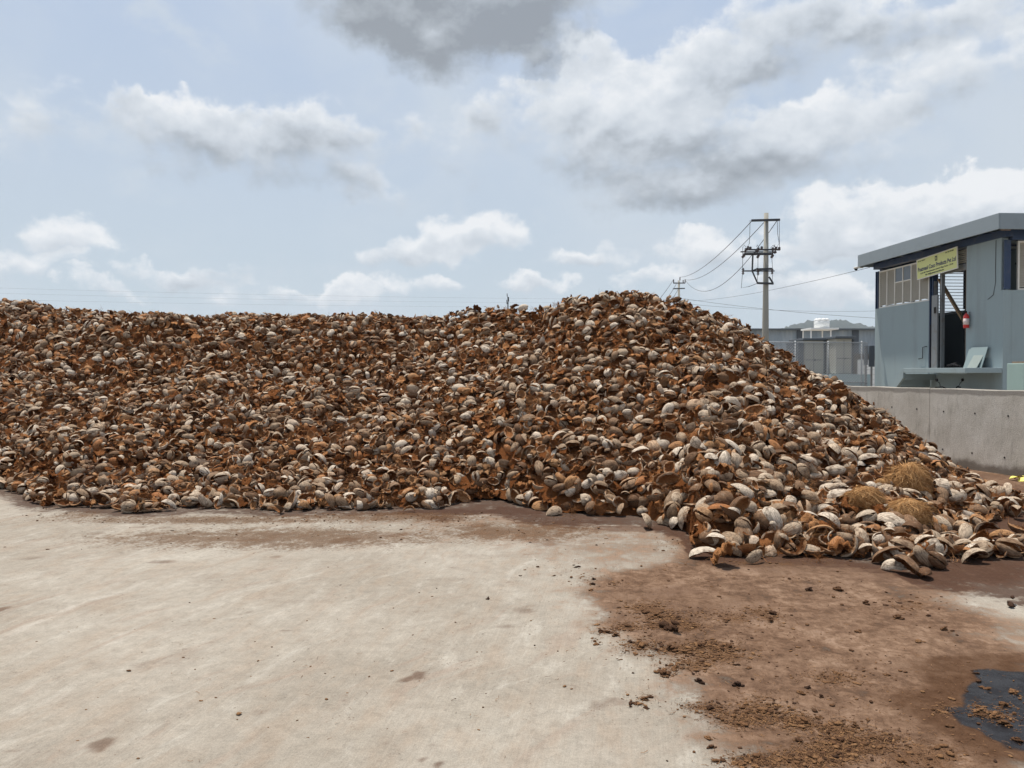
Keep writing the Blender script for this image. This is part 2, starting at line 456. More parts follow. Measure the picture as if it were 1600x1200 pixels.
def build_ground():
    xs = spaced(-8, 9.5, .035, 4000); ys = spaced(2.2, 13.0, .035, 4000)
    X, Y = np.meshgrid(xs, ys)
    nx, ny = len(xs), len(ys)
    near = (np.abs(X) < 12) & (Y > 1) & (Y < 16)
    Z = np.zeros_like(X)
    e = (fbm(X * 1.4, Y * 1.4, 3) - .5) * .75 + (fbm(X * 6, Y * 6, 4) - .5) * .32
    st = sm(-(seg_dist(X, Y, STAIN) + e * .8), -.30, .42)
    tan = sm(-(seg_dist(X, Y, TAN) + e), -.9, .5) * .42
    bw = sm(-(seg_dist(X, Y, BACKWET) + e), -.3, .3) * .9
    pud = sm(-(seg_dist(X, Y, PUD) + e * .35), -.06, .10)
    h = pile_h(X, Y)
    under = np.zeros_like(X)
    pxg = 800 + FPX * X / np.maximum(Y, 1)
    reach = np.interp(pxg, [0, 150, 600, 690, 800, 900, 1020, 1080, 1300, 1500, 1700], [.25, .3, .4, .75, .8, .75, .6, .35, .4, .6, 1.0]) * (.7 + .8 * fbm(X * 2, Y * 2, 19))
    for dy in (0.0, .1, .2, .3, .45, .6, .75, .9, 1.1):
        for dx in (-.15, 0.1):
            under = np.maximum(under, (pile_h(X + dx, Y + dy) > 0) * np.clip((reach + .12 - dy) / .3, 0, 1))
    spot = np.zeros_like(X)
    ee = (fbm(X * 16, Y * 16, 6) - .5)
    for px, py, rx, ry, w in SPOTS:
        cx, cy = gnd(px, py); x1, _ = gnd(px + rx, py); _, y1 = gnd(px, py + ry)
        q = ((X - cx) / (x1 - cx)) ** 2 + ((Y - cy) / (cy - y1)) ** 2
        spot = np.maximum(spot, w * sm(1.35 - q + ee * 1.6, 0, 1.1))
    brown = np.maximum.reduce([st, tan, bw]) * near
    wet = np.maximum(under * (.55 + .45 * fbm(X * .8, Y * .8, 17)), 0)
    tan = np.maximum(tan, np.where(Y < 16, .55 * sm(fbm(X * 1.1, Y * 1.6, 23), .3, .6) * sm(pile_h(X, Y + 1.0), -.9, .1), 0))
    shore = sm(-(seg_dist(X, Y, PUD) + e * .5), -.45, .0)
    dust = np.zeros_like(X)
    for cx_, cy_, sx_, sy_, n_ in DRIFTS:
        if sy_ > 25: continue
        gx_, gy_ = gnd(cx_, cy_); x1_, _ = gnd(cx_ + sx_, cy_); _, y1_ = gnd(cx_, cy_ + sy_)
        dust = np.maximum(dust, min(1, n_ / 90) * np.exp(-.5 * (((X - gx_) / (x1_ - gx_)) ** 2 + ((Y - gy_) / (gy_ - y1_)) ** 2)))
    dust = dust * (.35 + .9 * fbm(X * 11, Y * 11, 41))
    wet = np.maximum(wet, st * sm(fbm(X * .9, Y * 1.3, 21), .55, .8) * .25)
    line = seg_dist(X, Y, [gnd(0, 1000), gnd(50, 975), gnd(95, 957), gnd(130, 940), gnd(190, 925)], False)
    pale = np.exp(-(line / .03) ** 2) * (.15 + .6 * fbm(X * 8, Y * 8, 9)) * near
    me = bpy.data.meshes.new('ground')
    V = np.stack([X, Y, Z], -1).reshape(-1, 3)
    i = np.arange(nx * ny).reshape(ny, nx)
    F = np.stack([i[:-1, :-1], i[:-1, 1:], i[1:, 1:], i[1:, :-1]], -1).reshape(-1, 4)
    np_mesh(me, V, F)
    for nm, a in (('brown', brown), ('wet', wet * near), ('puddle', pud * near), ('spot', spot * near), ('pale', pale), ('shore', shore * near), ('dust', dust * near)):
        at_ = me.attributes.new(nm, 'FLOAT', 'POINT'); at_.data.foreach_set('value', a.reshape(-1).astype(np.float32))
    m, T, b = new_mat('concrete_slab')
    geo = T.n('ShaderNodeNewGeometry').outputs['Position']
    rot = T.n('ShaderNodeVectorRotate', rotation_type='Z_AXIS')
    T.set(rot.inputs['Vector'], geo); rot.inputs['Angle'].default_value = R(9)
    g = rot.outputs[0]
    big = T.noise(geo, .55, 6, .6)
    med = T.noise(geo, 3.0, 8, .62, .4)
    small = T.noise(geo, 13, 7, .72, .5)
    brush = T.noise(T.vm('MULTIPLY', g, (5.5, 2.0, 1)), 1.0, 8, .65)
    hair = T.noise(T.vm('MULTIPLY', g, (95, 3.0, 1)), 1.0, 4, .6)
    cross = T.noise(T.vm('MULTIPLY', g, (4, 60, 1)), 1.0, 3, .6)
    grain = T.noise(geo, 160, 4, .7)
    c = T.ramp(big, [(.3, (.215, .187, .152)), (.5, (.268, .238, .198)), (.7, (.320, .290, .246))])
    c = T.mix(T.step(brush, .46, .68, 0, .40), c, (.25, .19, .14))
    c = T.mix(T.step(brush, .32, .46, .4, 0), c, (.37, .343, .298))
    c = T.mix(T.step(med, .52, .72, 0, .45), c, (.22, .19, .155))
    rs = T.n('ShaderNodeVectorRotate', rotation_type='Z_AXIS'); T.set(rs.inputs['Vector'], geo); rs.inputs['Angle'].default_value = R(27)
    wv_ = T.vm('MULTIPLY_ADD', T.noise(geo, .5, 3, .5, out='Color'), (1.3, 1.3, 0), rs.outputs[0])
    scr = T.noise(T.vm('MULTIPLY', wv_, (7, .9, 1)), 1.0, 7, .62)
    c = T.mix(T.step(scr, .55, .70, 0, .55), c, (.24, .185, .145))
    c = T.mix(T.step(scr, .30, .43, .38, 0), c, (.38, .355, .31))
    fine = T.m('ADD', T.m('MULTIPLY', T.m('SUBTRACT', hair, .5), .30), T.m('MULTIPLY', T.m('SUBTRACT', grain, .5), 1.0))
    fine = T.m('ADD', fine, T.m('MULTIPLY', T.m('SUBTRACT', small, .5), .75))
    fine = T.m('ADD', fine, T.m('MULTIPLY', T.m('SUBTRACT', T.noise(geo, 55, 4, .7), .5), .5))
    fine = T.m('ADD', fine, T.m('MULTIPLY', T.m('SUBTRACT', cross, .5), .06))
    br = T.attr('brown'); sp = T.attr('spot'); we = T.attr('wet'); pu = T.attr('puddle'); pa = T.attr('pale')
    c = T.mix(T.m('MULTIPLY', pa, T.step(med, .42, .6, 0, .75)), c, (.50, .47, .42))
    bn = T.m('MULTIPLY_ADD', T.m('SUBTRACT', med, .5), 1.2, br)
    bn = T.m('MULTIPLY_ADD', T.m('SUBTRACT', small, .5), 1.1, bn)
    bn = T.m('MULTIPLY_ADD', T.m('SUBTRACT', brush, .5), .5, bn)
    bn = T.m('MULTIPLY', T.step(bn, .10, .80), T.step(br, 0, .2))
    bcol = T.ramp(T.m('ADD', T.m('MULTIPLY', brush, .25), T.m('ADD', T.m('MULTIPLY', med, .40), T.m('MULTIPLY', small, .35))), [(.38, (.046, .023, .013)), (.46, (.098, .053, .031)), (.53, (.145, .086, .054)), (.60, (.225, .148, .102))])
    c = T.mix(T.m('MULTIPLY', bn, .93), c, bcol)
    c = T.mix(T.m('MULTIPLY', T.step(T.m('MULTIPLY_ADD', T.m('SUBTRACT', med, .5), .8, sp), .1, .9), .75), c, (.10, .060, .042))
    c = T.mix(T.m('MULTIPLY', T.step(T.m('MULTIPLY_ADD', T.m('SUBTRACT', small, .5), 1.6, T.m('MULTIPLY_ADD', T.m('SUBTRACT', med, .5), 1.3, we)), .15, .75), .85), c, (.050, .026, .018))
    dn = T.step(T.m('MULTIPLY_ADD', T.m('SUBTRACT', T.noise(geo, 28, 5, .7), .5), 1.5, T.attr('dust')), .30, .70)
    c = T.mix(T.m('MULTIPLY', dn, .75), c, T.mix(T.step(grain, .4, .6), (.050, .025, .013), (.130, .070, .036)))
    # crumbs and specks of dust trodden into the slab
    vo = T.n('ShaderNodeTexVoronoi'); T.set(vo.inputs['Vector'], geo); vo.inputs['Scale'].default_value = 34
    sc = T.m('MULTIPLY', T.step(vo.outputs['Distance'], .10, .19, 1, 0), T.step(T.noise(geo, 1.6, 4, .7), .50, .68))
    c = T.mix(T.m('MULTIPLY', sc, .75), c, (.09, .055, .035))
    pd = T.step(T.m('MULTIPLY_ADD', T.m('SUBTRACT', med, .5), 1.3, pu), .30, .62)
    wm = T.step(T.m('MULTIPLY_ADD', T.m('SUBTRACT', med, .5), 1.0, T.attr('shore')), .25, .8)
    c = T.mix(T.m('MULTIPLY', wm, .75), c, (.055, .027, .014))
    c = T.mix(pd, c, (.010, .008, .008))
    c = T.vm('SCALE', c, sc=T.m('ADD', fine, 1.0))
    T.set(b.inputs['Base Color'], c)
    ro = T.m('MULTIPLY_ADD', grain, .1, .9)
    wetf = T.m('MAXIMUM', T.m('MULTIPLY', we, .12), pd)
    T.set(b.inputs['Specular IOR Level'], T.m('MULTIPLY_ADD', pd, .10, .02))
    film = T.step(T.noise(geo, 9, 5, .6), .42, .62, .10, .34)
    T.set(b.inputs['Roughness'], T.m('ADD', T.m('MULTIPLY', ro, T.m('SUBTRACT', 1, wetf)), T.m('MULTIPLY', film, wetf)))
    bp = T.n('ShaderNodeBump'); bp.inputs['Distance'].default_value = .006
    T.set(bp.inputs['Strength'], T.m('MULTIPLY_ADD', pd, -.55, .6))
    hh = T.m('ADD', T.m('ADD', T.m('MULTIPLY', hair, .6), T.m('MULTIPLY', grain, .8)), T.m('ADD', T.m('MULTIPLY', cross, .3), T.m('MULTIPLY', med, 1.5)))
    T.set(bp.inputs['Height'], hh); T.set(b.inputs['Normal'], bp.outputs[0])
    me.materials.append(m)
    o = bpy.data.objects.new('ground', me); COL.objects.link(o)
    tag(o, 'pale broomed concrete slab with brown coir stains', kind='structure')
    return m


def np_mesh(me, V, F, smooth=False):
    """V (n,3), F (m,4) quads"""
    V = np.ascontiguousarray(V, np.float32); F = np.ascontiguousarray(F, np.int32)
    me.vertices.add(len(V)); me.vertices.foreach_set('co', V.reshape(-1))
    me.loops.add(F.size); me.loops.foreach_set('vertex_index', F.reshape(-1))
    me.polygons.add(len(F)); me.polygons.foreach_set('loop_start', np.arange(len(F), dtype=np.int32) * 4)
    if smooth: me.polygons.foreach_set('use_smooth', np.ones(len(F), bool))
    me.update(calc_edges=True)


build_ground()

# ------------------------------------------------------------------ husk materials
def husk_material():
    m, T, b = new_mat('coconut_husk')
    oi = T.n('ShaderNodeObjectInfo')
    sx = T.n('ShaderNodeSeparateColor'); T.set(sx.inputs[0], oi.outputs['Color'])
    r0 = T.m('ADD', T.attr('rnd'), sx.outputs[0])
    r1 = T.m('FRACT', T.m('MULTIPLY', r0, 7.31))
    r2 = T.m('FRACT', T.m('MULTIPLY', r0, 31.7))
    lc = T.attr('lc', 'Vector')
    off = T.n('ShaderNodeCombineXYZ'); T.set(off.inputs[0], T.m('MULTIPLY', r0, 91)); T.set(off.inputs[1], T.m('MULTIPLY', r0, 57))
    q = T.vm('ADD', lc, off.outputs[0])
    side = T.attr('side')
    streak = T.noise(T.vm('MULTIPLY', q, (1.0, 9, 9)), 14, 6, .62, .6)
    fib = T.noise(T.vm('MULTIPLY', q, (1.0, 6, 6)), 45, 4, .7, .8)
    blot = T.noise(q, 16, 5, .6)
    fine = T.noise(q, 120, 3, .6)
    outer = T.ramp(r0, [(0, (.110, .055, .028)), (.18, (.21, .125, .072)), (.38, (.33, .235, .155)), (.60, (.46, .36, .262)), (.82, (.56, .475, .38)), (.90, (.38, .21, .10)), (1, (.33, .135, .05))])
    outer = T.vm('SCALE', outer, sc=T.step(streak, .30, .66, .38, 1.18))
    outer = T.mix(T.step(blot, .50, .68, 0, .72), outer, (.085, .046, .027))
    outer = T.mix(T.step(blot, .28, .42, .28, 0), outer, (.55, .48, .39))
    inner = T.ramp(r1, [(0, (.09, .033, .012)), (.25, (.22, .080, .025)), (.55, (.35, .150, .058)), (.82, (.45, .215, .090)), (1, (.38, .21, .105))])
    inner = T.vm('SCALE', inner, sc=T.step(fib, .25, .75, .38, 1.45))
    inner = T.mix(T.step(blot, .52, .75, 0, .55), inner, (.055, .022, .011))
    f = T.step(T.m('MULTIPLY_ADD', T.m('SUBTRACT', blot, .5), .5, side), .25, .6)
    c = T.mix(f, outer, inner)
    rim = T.m('MULTIPLY', T.step(side, .36, .42), T.step(side, .58, .70, 1, 0))
    c = T.mix(T.m('MULTIPLY', rim, T.step(blot, .60, .40, 0, .8)), c, T.mix(r2, (.52, .42, .31), (.25, .13, .06)))
    T.set(b.inputs['Base Color'], c)
    T.set(b.inputs['Roughness'], T.m('MULTIPLY_ADD', f, .25, .66))
    b.inputs['Specular IOR Level'].default_value = .07
    bp = T.n('ShaderNodeBump'); bp.inputs['Strength'].default_value = .85
    T.set(bp.inputs['Distance'], T.m('MULTIPLY_ADD', f, .009, .004))
    hh = T.m('ADD', T.m('MULTIPLY', streak, 1.0), T.m('ADD', T.m('MULTIPLY', fib, T.m('MULTIPLY', f, 1.6)), T.m('MULTIPLY', fine, .3)))
    T.set(bp.inputs['Height'], hh); T.set(b.inputs['Normal'], bp.outputs[0])
    return m


HUSK = husk_material()


def fibre_material(name, a, bcol):
    m, T, b = new_mat(name)
    tc = T.n('ShaderNodeTexCoord').outputs['Object']
    n = T.noise(T.vm('MULTIPLY', tc, (1, 1, .5)), 60, 4, .7)
    g = T.noise(tc, 6, 4, .6)
    c = T.mix(T.step(n, .3, .7), a, bcol)
    c = T.vm('SCALE', c, sc=T.m('MULTIPLY_ADD', g, .7, .65))
    T.set(b.inputs['Base Color'], c)
    b.inputs['Roughness'].default_value = .85
    b.inputs['Specular IOR Level'].default_value = .2
    bp = T.n('ShaderNodeBump'); bp.inputs['Strength'].default_value = .9; bp.inputs['Distance'].default_value = .01
    T.set(bp.inputs['Height'], n); T.set(b.inputs['Normal'], bp.outputs[0])
    return m


# ------------------------------------------------------------------ husk shapes
rng = np.random.default_rng(7)


def n1(x, k, seed):
    """1-D wiggle in -1..1"""
    return 2 * vnoise(np.asarray(x, float) * k + seed * 13.7, np.full(np.shape(x), seed * 3.3), seed) - 1


def grid_faces(nv, nu, off, flip=False):
    i = np.arange(nv * nu).reshape(nv, nu) + off
    F = np.stack([i[:-1, :-1], i[:-1, 1:], i[1:, 1:], i[1:, :-1]], -1).reshape(-1, 4)
    return F[:, ::-1] if flip else F


def shell(phi, a, b, nu, nv, seed, rag=.25, th=.02, flat=1.0, bend=0.0, cut=0.0, c0=0.0):
    """one segment of husk: domed weathered outside, fibrous hollow inside, torn rim"""
    v = np.linspace(-1, 1 - cut, nv)[:, None] * np.ones((1, nu))
    u = np.linspace(-.5, .5, nu)[None, :] * np.ones((nv, 1))
    prof = np.maximum(1 - np.abs(v) ** 2.2, 0) ** .6
    prof = np.maximum(prof, .06) * (1 - .12 * v)
    wl = n1(v[:, :1], 2.5, seed) * .6 + n1(v[:, :1], 7, seed + 3) * .4
    wr = n1(v[:, :1], 2.5, seed + 7) * .6 + n1(v[:, :1], 7, seed + 9) * .4
    ang = c0 + u * phi + np.where(u < 0, -1, 1) * np.abs(u) * 2 * rag * np.where(u < 0, wl, wr) * .5
    lobes = 1 + .055 * np.cos(3 * ang + seed) + .03 * (2 * vnoise(v * 3 + seed, ang * 2, seed + 1) - 1)
    lobes += .022 * (2 * vnoise(v * 1.5 + seed, ang * 9, seed + 2) - 1)
    ro = b * prof * lobes
    xo = a * v * (1 + .03 * (2 * vnoise(ang * 2, v * 2, seed + 5) - 1))
    thk = th * (.75 + .9 * np.abs(v) ** 3 + .5 * (2 * vnoise(v * 5, ang * 4 + seed, seed + 4) - 1))
    ri = np.maximum(ro - thk, ro * .12)
    xi = xo * .95

    def place(x, r):
        y = r * np.sin(ang) * flat
        z = r * np.cos(ang) + bend * x * x / a
        return np.stack([x, y, z], -1).reshape(-1, 3)
    O = place(xo, ro); I = place(xi, ri)
    I = I + (vnoise(I[:, 0] * 60, I[:, 1] * 60 + I[:, 2] * 40, seed)[:, None] - .5) * .008
    n = nu * nv
    idx = np.arange(n).reshape(nv, nu)
    ring = np.concatenate([idx[0, :], idx[1:, -1], idx[-1, -2::-1], idx[-2:0:-1, 0]])
    RO = O[ring]; RI = I[ring] + (rng.random((len(ring), 3)) - .5) * .006
    V = np.concatenate([O, I, RO, RI])
    k = len(ring); a0 = 2 * n; j = np.arange(k); jn = (j + 1) % k
    F = np.concatenate([grid_faces(nv, nu, 0), grid_faces(nv, nu, n, True), np.stack([a0 + j, a0 + k + j, a0 + k + jn, a0 + jn], -1)])
    sd_ = np.concatenate([np.zeros(n), np.ones(n), np.full(k, .42), np.full(k, .58)])
    return V, F, sd_


def merge(parts):
    V = []; F = []; s = []; o = 0
    for v, f, c in parts:
        V.append(v); F.append(f + o); s.append(c); o += len(v)
    return np.concatenate(V), np.concatenate(F), np.concatenate(s)


def strands(base, k, length, width, seed, side=.9):
    """loose coir fibres: thin curved ribbons that start on the given points"""
    r = np.random.default_rng(seed)
    V = []; F = []; o = 0
    for i in range(k):
        p = base[r.integers(len(base))].copy()
        d = r.normal(size=3); d /= np.linalg.norm(d); cur = r.normal(size=3) * .5
        L = length * r.uniform(.5, 1.3) / 4
        w = np.cross(d, r.normal(size=3)); w = w / (np.linalg.norm(w) + 1e-9) * width
        for s_ in range(5):
            V += [p - w * (1 - s_ / 6), p + w * (1 - s_ / 6)]
            p = p + d * L; d = d + cur * .45; d /= np.linalg.norm(d)
            if s_ < 4: F.append([o, o + 1, o + 3, o + 2])
            o += 2
    V = np.array(V)
    return V, np.array(F), np.full(len(V), side)


def rot(axis, ang):
    return np.array(Matrix.Rotation(ang, 3, axis))


def scrap(nu, nv, seed, a=.09, b=.07):
    """torn mat of coir fibre"""
    v = np.linspace(-1, 1, nv)[:, None] * np.ones((1, nu)); u = np.linspace(-1, 1, nu)[None, :] * np.ones((nv, 1))
    e = 1 + .35 * n1(v[:, :1], 6, seed) * np.abs(u)
    x = a * v * (1 + .3 * n1(u, 5, seed + 2) * np.abs(v)) * np.sqrt(1 - .35 * u * u)
    y = b * u * e * np.sqrt(1 - .35 * v * v)
    z = .055 * (2 * vnoise(v * 1.4 + seed, u * 1.4, seed) - 1) + .03 * (2 * vnoise(v * 4, u * 4 + seed, seed + 1) - 1) + .03 * u * u
    A = np.stack([x, y, z], -1).reshape(-1, 3); B = A - [0, 0, .012]
    n = nu * nv; idx = np.arange(n).reshape(nv, nu)
    ring = np.concatenate([idx[0, :], idx[1:, -1], idx[-1, -2::-1], idx[-2:0:-1, 0]]); k = len(ring); j = np.arange(k)
    V = np.concatenate([A, B]); F = np.concatenate([grid_faces(nv, nu, 0, True), grid_faces(nv, nu, n), np.stack([ring, n + ring, n + ring[(j + 1) % k], ring[(j + 1) % k]], -1)])
    return V, F, np.full(2 * n, .95)


def make_variants(hi):
    nu, nv = (12, 15) if hi else (7, 8)
    out = []
    r = np.random.default_rng(99)

    def put(kind, parts, ks=0, kl=.07):
        V, F, s = merge(parts)
        if hi and ks:
            inner = V[s > .5]
            V2, F2, s2 = strands(inner, ks, kl, .0013, len(out) + 5)
            V, F, s = merge([(V, F, s), (V2, F2, s2)])
        V = V - V.mean(0) * [1, 1, 1]
        out.append((kind, V, F, s))
    for i in range(8):       # boat-shaped halves
        put('half', [shell(R(r.uniform(130, 190)), r.uniform(.115, .145), r.uniform(.066, .085), nu, nv, 10 + i, r.uniform(.15, .4), r.uniform(.016, .026), r.uniform(.9, 1.15), 0)], 22)
    for i in range(6):       # narrower wedges
        put('wedge', [shell(R(r.uniform(75, 115)), r.uniform(.115, .145), r.uniform(.072, .095), nu, nv, 30 + i, r.uniform(.2, .5), r.uniform(.02, .032), 1.0, r.uniform(-.25, .1))], 18)
    for i in range(5):       # rounded husks cracked into lobes
        k = 3 + i % 3; parts = []
        a, b = r.uniform(.110, .130), r.uniform(.068, .082)
        base = r.uniform(0, 6)
        for j in range(k):
            V, F, s = shell(2 * PI / k * .90, a, b, max(5, nu * 2 // 3 if hi else 5), nv, 50 + 7 * i + j, .12, .02, 1, 0)
            op = r.uniform(.04, .30) if i % 2 else r.uniform(.02, .12)
            V = (V + [a, 0, 0]) @ rot('Y', op * -1).T - [a, 0, 0]
            V = V @ rot('X', base + 2 * PI * j / k).T
            parts.append((V, F, s))
        put('split', parts, 14)
    for i in range(3):       # curled slivers
        put('sliver', [shell(R(r.uniform(38, 60)), r.uniform(.10, .135), r.uniform(.09, .12), max(5, nu - 4 if hi else 5), nv, 80 + i, .4, .02, 1, r.uniform(-.6, .4))], 14)
    for i in range(3):       # cups broken off across the middle
        put('cup', [shell(R(r.uniform(230, 300)), .12, .082, nu, nv, 90 + i, .12, .02, 1, 0, cut=r.uniform(.6, .9))], 22)
    for i in range(5):
        put('scrap', [scrap(nu - 2 if hi else 6, nv - 3 if hi else 6, 100 + i, r.uniform(.07, .11), r.uniform(.05, .08))], 46, .09)
    for i in range(3):       # tangles of pulled-out fibre
        r3 = np.random.default_rng(300 + i)
        base = r3.normal(size=(12, 3)) * [.035, .035, .012]
        out.append(('fuzz',) + strands(base, 90 if hi else 26, .13, .0012 if hi else .0026, 310 + i, 1.0))
    return out


HI = make_variants(True); LO = make_variants(False)
KIND = [v[0] for v in HI]
NVAR = len(HI)
prob = np.array([{'half': 1.35, 'wedge': 1.2, 'split': 1.15, 'sliver': 1.15, 'cup': .9, 'scrap': 1.9, 'fuzz': 2.2}[k] for k in KIND]); prob /= prob.sum()


def scatter():
    """positions, rotations, variants of every husk on the pile"""
    P = []; lay = []
    for layer, cell, dz in ((0, .130, .035), (1, .140, -.03), (2, .21, .065)):
        xs = np.arange(-17, 9.5, cell); ys = np.arange(5.2, 21.5, cell)
        X, Y = np.meshgrid(xs, ys)
        X = (X + rng.uniform(-.5, .5, X.shape) * cell).ravel(); Y = (Y + rng.uniform(-.5, .5, Y.shape) * cell).ravel()
        px = 800 + FPX * X / Y
        h = pile_h(X, Y)
        Yc = np.interp(px, _c[:, 0], _c[:, 2])
        ok = (h > 0.0) & (px > -230) & (px < 1700) & (Y < Yc + 1.6)
        # a wall stands on the right of the pile
        ok &= X < 7.7 - .257 * (Y - 11.6) - .12
        X, Y, h = X[ok], Y[ok], h[ok]
        P.append(np.stack([X, Y, h + dz + rng.uniform(-.03, .04, len(X))], -1)); lay.append(np.full(len(X), layer))
    # loose husks lying out in front of the foot
    ex = [(8, 752), (20, 768), (28, 772), (62, 786), (75, 792), (1445, 903), (1420, 899), (1400, 893), (1590, 860), (1575, 872), (1596, 835), (1588, 812), (1580, 795), (1592, 786), (1560, 790), (1548, 778), (1530, 800), (1100, 872), (1128, 885), (1052, 826), (1010, 826), (866, 805), (435, 803), (640, 800), (1180, 880), (1280, 878), (1330, 872), (1565, 846), (1540, 865), (1520, 880)]
    E = np.array([[*gnd(x, y), .04] for x, y in ex]); P.append(E); lay.append(np.full(len(E), 0))
    P = np.concatenate(P); lay = np.concatenate(lay)
    return P, lay


def build_pile():
    P, lay = scatter()
    N = len(P)
    e = .12
    gx = (np.maximum(pile_h(P[:, 0] + e, P[:, 1]), 0) - np.maximum(pile_h(P[:, 0] - e, P[:, 1]), 0)) / (2 * e)
    gy = (np.maximum(pile_h(P[:, 0], P[:, 1] + e), 0) - np.maximum(pile_h(P[:, 0], P[:, 1] - e), 0)) / (2 * e)
    nrm = np.stack([-gx, -gy, np.ones(N)], -1) + rng.normal(size=(N, 3)) * .27
    nrm /= np.linalg.norm(nrm, axis=1, keepdims=True)
    var = rng.choice(NVAR, N, p=prob)
    th = rng.uniform(0, 2 * PI, N)
    t = np.stack([np.cos(th), np.sin(th) * .75, np.zeros(N)], -1)
    t -= nrm * (t * nrm).sum(1, keepdims=True); t /= np.linalg.norm(t, axis=1, keepdims=True)
    bt = np.cross(nrm, t)
    B = np.stack([t, bt, nrm], -1)                      # columns = local axes
    # few flat torn mats along the very front, where whole segments roll down
    fr = (P[:, 1] < 9.2) & (np.array([KIND[q] == 'scrap' for q in var])) & (rng.random(N) < .45)
    var = np.where(fr, rng.integers(0, 14, N), var)
    kinds = np.array(KIND)[var]
    u = rng.random(N)
    # dome up, open side up, or on edge
    roll = np.where(u < .40, rng.normal(0, .5, N), np.where(u < .78, PI + rng.normal(0, .55, N), rng.uniform(0, 2 * PI, N)))
    pit = rng.normal(0, .36, N)
    cr, sr = np.cos(roll), np.sin(roll); cp, sp_ = np.cos(pit), np.sin(pit)
    z = np.zeros(N); o = np.ones(N)
    Rx = np.stack([np.stack([o, z, z], -1), np.stack([z, cr, -sr], -1), np.stack([z, sr, cr], -1)], 1)
    Ry = np.stack([np.stack([cp, z, sp_], -1), np.stack([z, o, z], -1), np.stack([-sp_, z, cp], -1)], 1)
    M = B @ Ry @ Rx
    ppx = 800 + FPX * P[:, 0] / P[:, 1]
    sc = rng.uniform(.74, 1.16, N) * (.80 + .21 * sm(ppx, 900, 1120) * sm(-P[:, 1], -11.5, -7.5))
    sc *= np.where(kinds == 'split', .90, 1.0) * np.where(rng.random(N) < .12, .75, 1) * np.where(lay == 2, .48, 1)
    rnd = rng.random(N)
    # drier and paler towards the sunny right shoulder
    M = M * sc[:, None, None]
    hi = (P[:, 1] < 9.6) & (lay == 0)
    VV = []; FF = []; SS = []; LL = []; RR = []; ID = []; off = 0
    blocks = {}
    for v in range(NVAR):
        for H in (True, False):
            idx = np.nonzero((var == v) & (hi == H))[0]
            if not len(idx): continue
            _, V, F, s = (HI if H else LO)[v]
            W_ = np.einsum('nij,kj->nki', M[idx], V) + P[idx][:, None, :]
            mz = W_[:, (s != .9), 2].min(1) if KIND[v] != 'fuzz' else W_[:, :, 2].mean(1) - .01
            lift = np.where(mz < .004, .004 - mz, 0)
            # only husks lying low are lifted clear of the slab
            P[idx, 2] += lift; W_[:, :, 2] += lift[:, None]
            blocks[(v, H)] = (idx, W_)
    # which husks show largest: a coarse depth buffer over the picture
    allv = []; alli = []
    for (v, H), (idx, W_) in blocks.items():
        allv.append(W_.reshape(-1, 3)); alli.append(np.repeat(idx, W_.shape[1]))
    allv = np.concatenate(allv); alli = np.concatenate(alli)
    qx = (allv[:, 0] / allv[:, 1] * FPX + 800) / 3.0; qy = (580 - (allv[:, 2] - EYE) / allv[:, 1] * FPX) / 3.0
    inb = (qx > 0) & (qx < 533) & (qy > 0) & (qy < 400)
    cell = (qy[inb].astype(int) * 534 + qx[inb].astype(int)); dep = allv[inb, 1]; ii = alli[inb]
    order = np.lexsort((dep, cell)); cs = cell[order]
    first = np.concatenate([[True], cs[1:] != cs[:-1]])
    cnt = np.bincount(ii[order][first], minlength=N)
    cnt[~hi] = 0
    top = np.argsort(-cnt)[:300]
    ind = np.zeros(N, bool); ind[top] = True
    lcs = {}
    for (v, H), (idx, W_) in blocks.items():
        keep = ~ind[idx]
        _, V, F, s = (HI if H else LO)[v]
        k = int(keep.sum())
        if not k: continue
        nv = len(V)
        VV.append(W_[keep].reshape(-1, 3))
        FF.append((F[None] + (np.arange(k) * nv)[:, None, None] + off).reshape(-1, 4)); off += k * nv
        SS.append(np.tile(s, k)); LL.append(np.tile(V, (k, 1))); RR.append(np.repeat(rnd[idx[keep]], nv))
    # the packed inside of the pile, just under the top layers
    pxs = np.linspace(-300, 1700, 260); ts = np.linspace(0, 1, 90)
    Yb = 1.6 * FPX / (np.interp(pxs, _b[:, 0], _b[:, 1]) - 580) + .15; Yc = np.interp(pxs, _c[:, 0], _c[:, 2]) + 1.9
    YY = Yb[None] + (Yc - Yb)[None] * ts[:, None]; XX = (pxs[None] - 800) / FPX * YY
    lim = 7.7 - .257 * (YY - 11.6) - .1
    XX = np.minimum(XX, lim)
    HH = np.maximum(pile_h(XX, YY), 0) - .07 + (vnoise(XX * 9, YY * 9, 3) - .5) * .06
    HH[-1] = -.05
    BV = np.stack([XX, YY, HH], -1).reshape(-1, 3)
    VV.append(BV); FF.append(grid_faces(90, 260, off)); SS.append(np.ones(len(BV))); LL.append(BV * 1.0); RR.append(np.full(len(BV), .163))
    V = np.concatenate(VV); F = np.concatenate(FF)
    me = bpy.data.meshes.new('husk_pile')
    np_mesh(me, V, F, True)
    set_attrs(me, np.concatenate(SS), np.concatenate(LL), np.concatenate(RR))
    me.materials.append(HUSK)
    ob = bpy.data.objects.new('husk_pile', me); COL.objects.link(ob); ob.color = (0, 0, 0, 1)
    tag(ob, 'long high heap of thousands of dry coconut husks behind the concrete yard', 'husk pile', kind='stuff')
    # the 300 that show largest, each an object of its own
    meshes = {}
    for v in set(var[top]):
        _, Vv, Fv, s = HI[v]
        mm = bpy.data.meshes.new('coconut_husk'); np_mesh(mm, Vv, Fv, True)
        set_attrs(mm, s, Vv, np.zeros(len(Vv))); mm.materials.append(HUSK); meshes[v] = mm
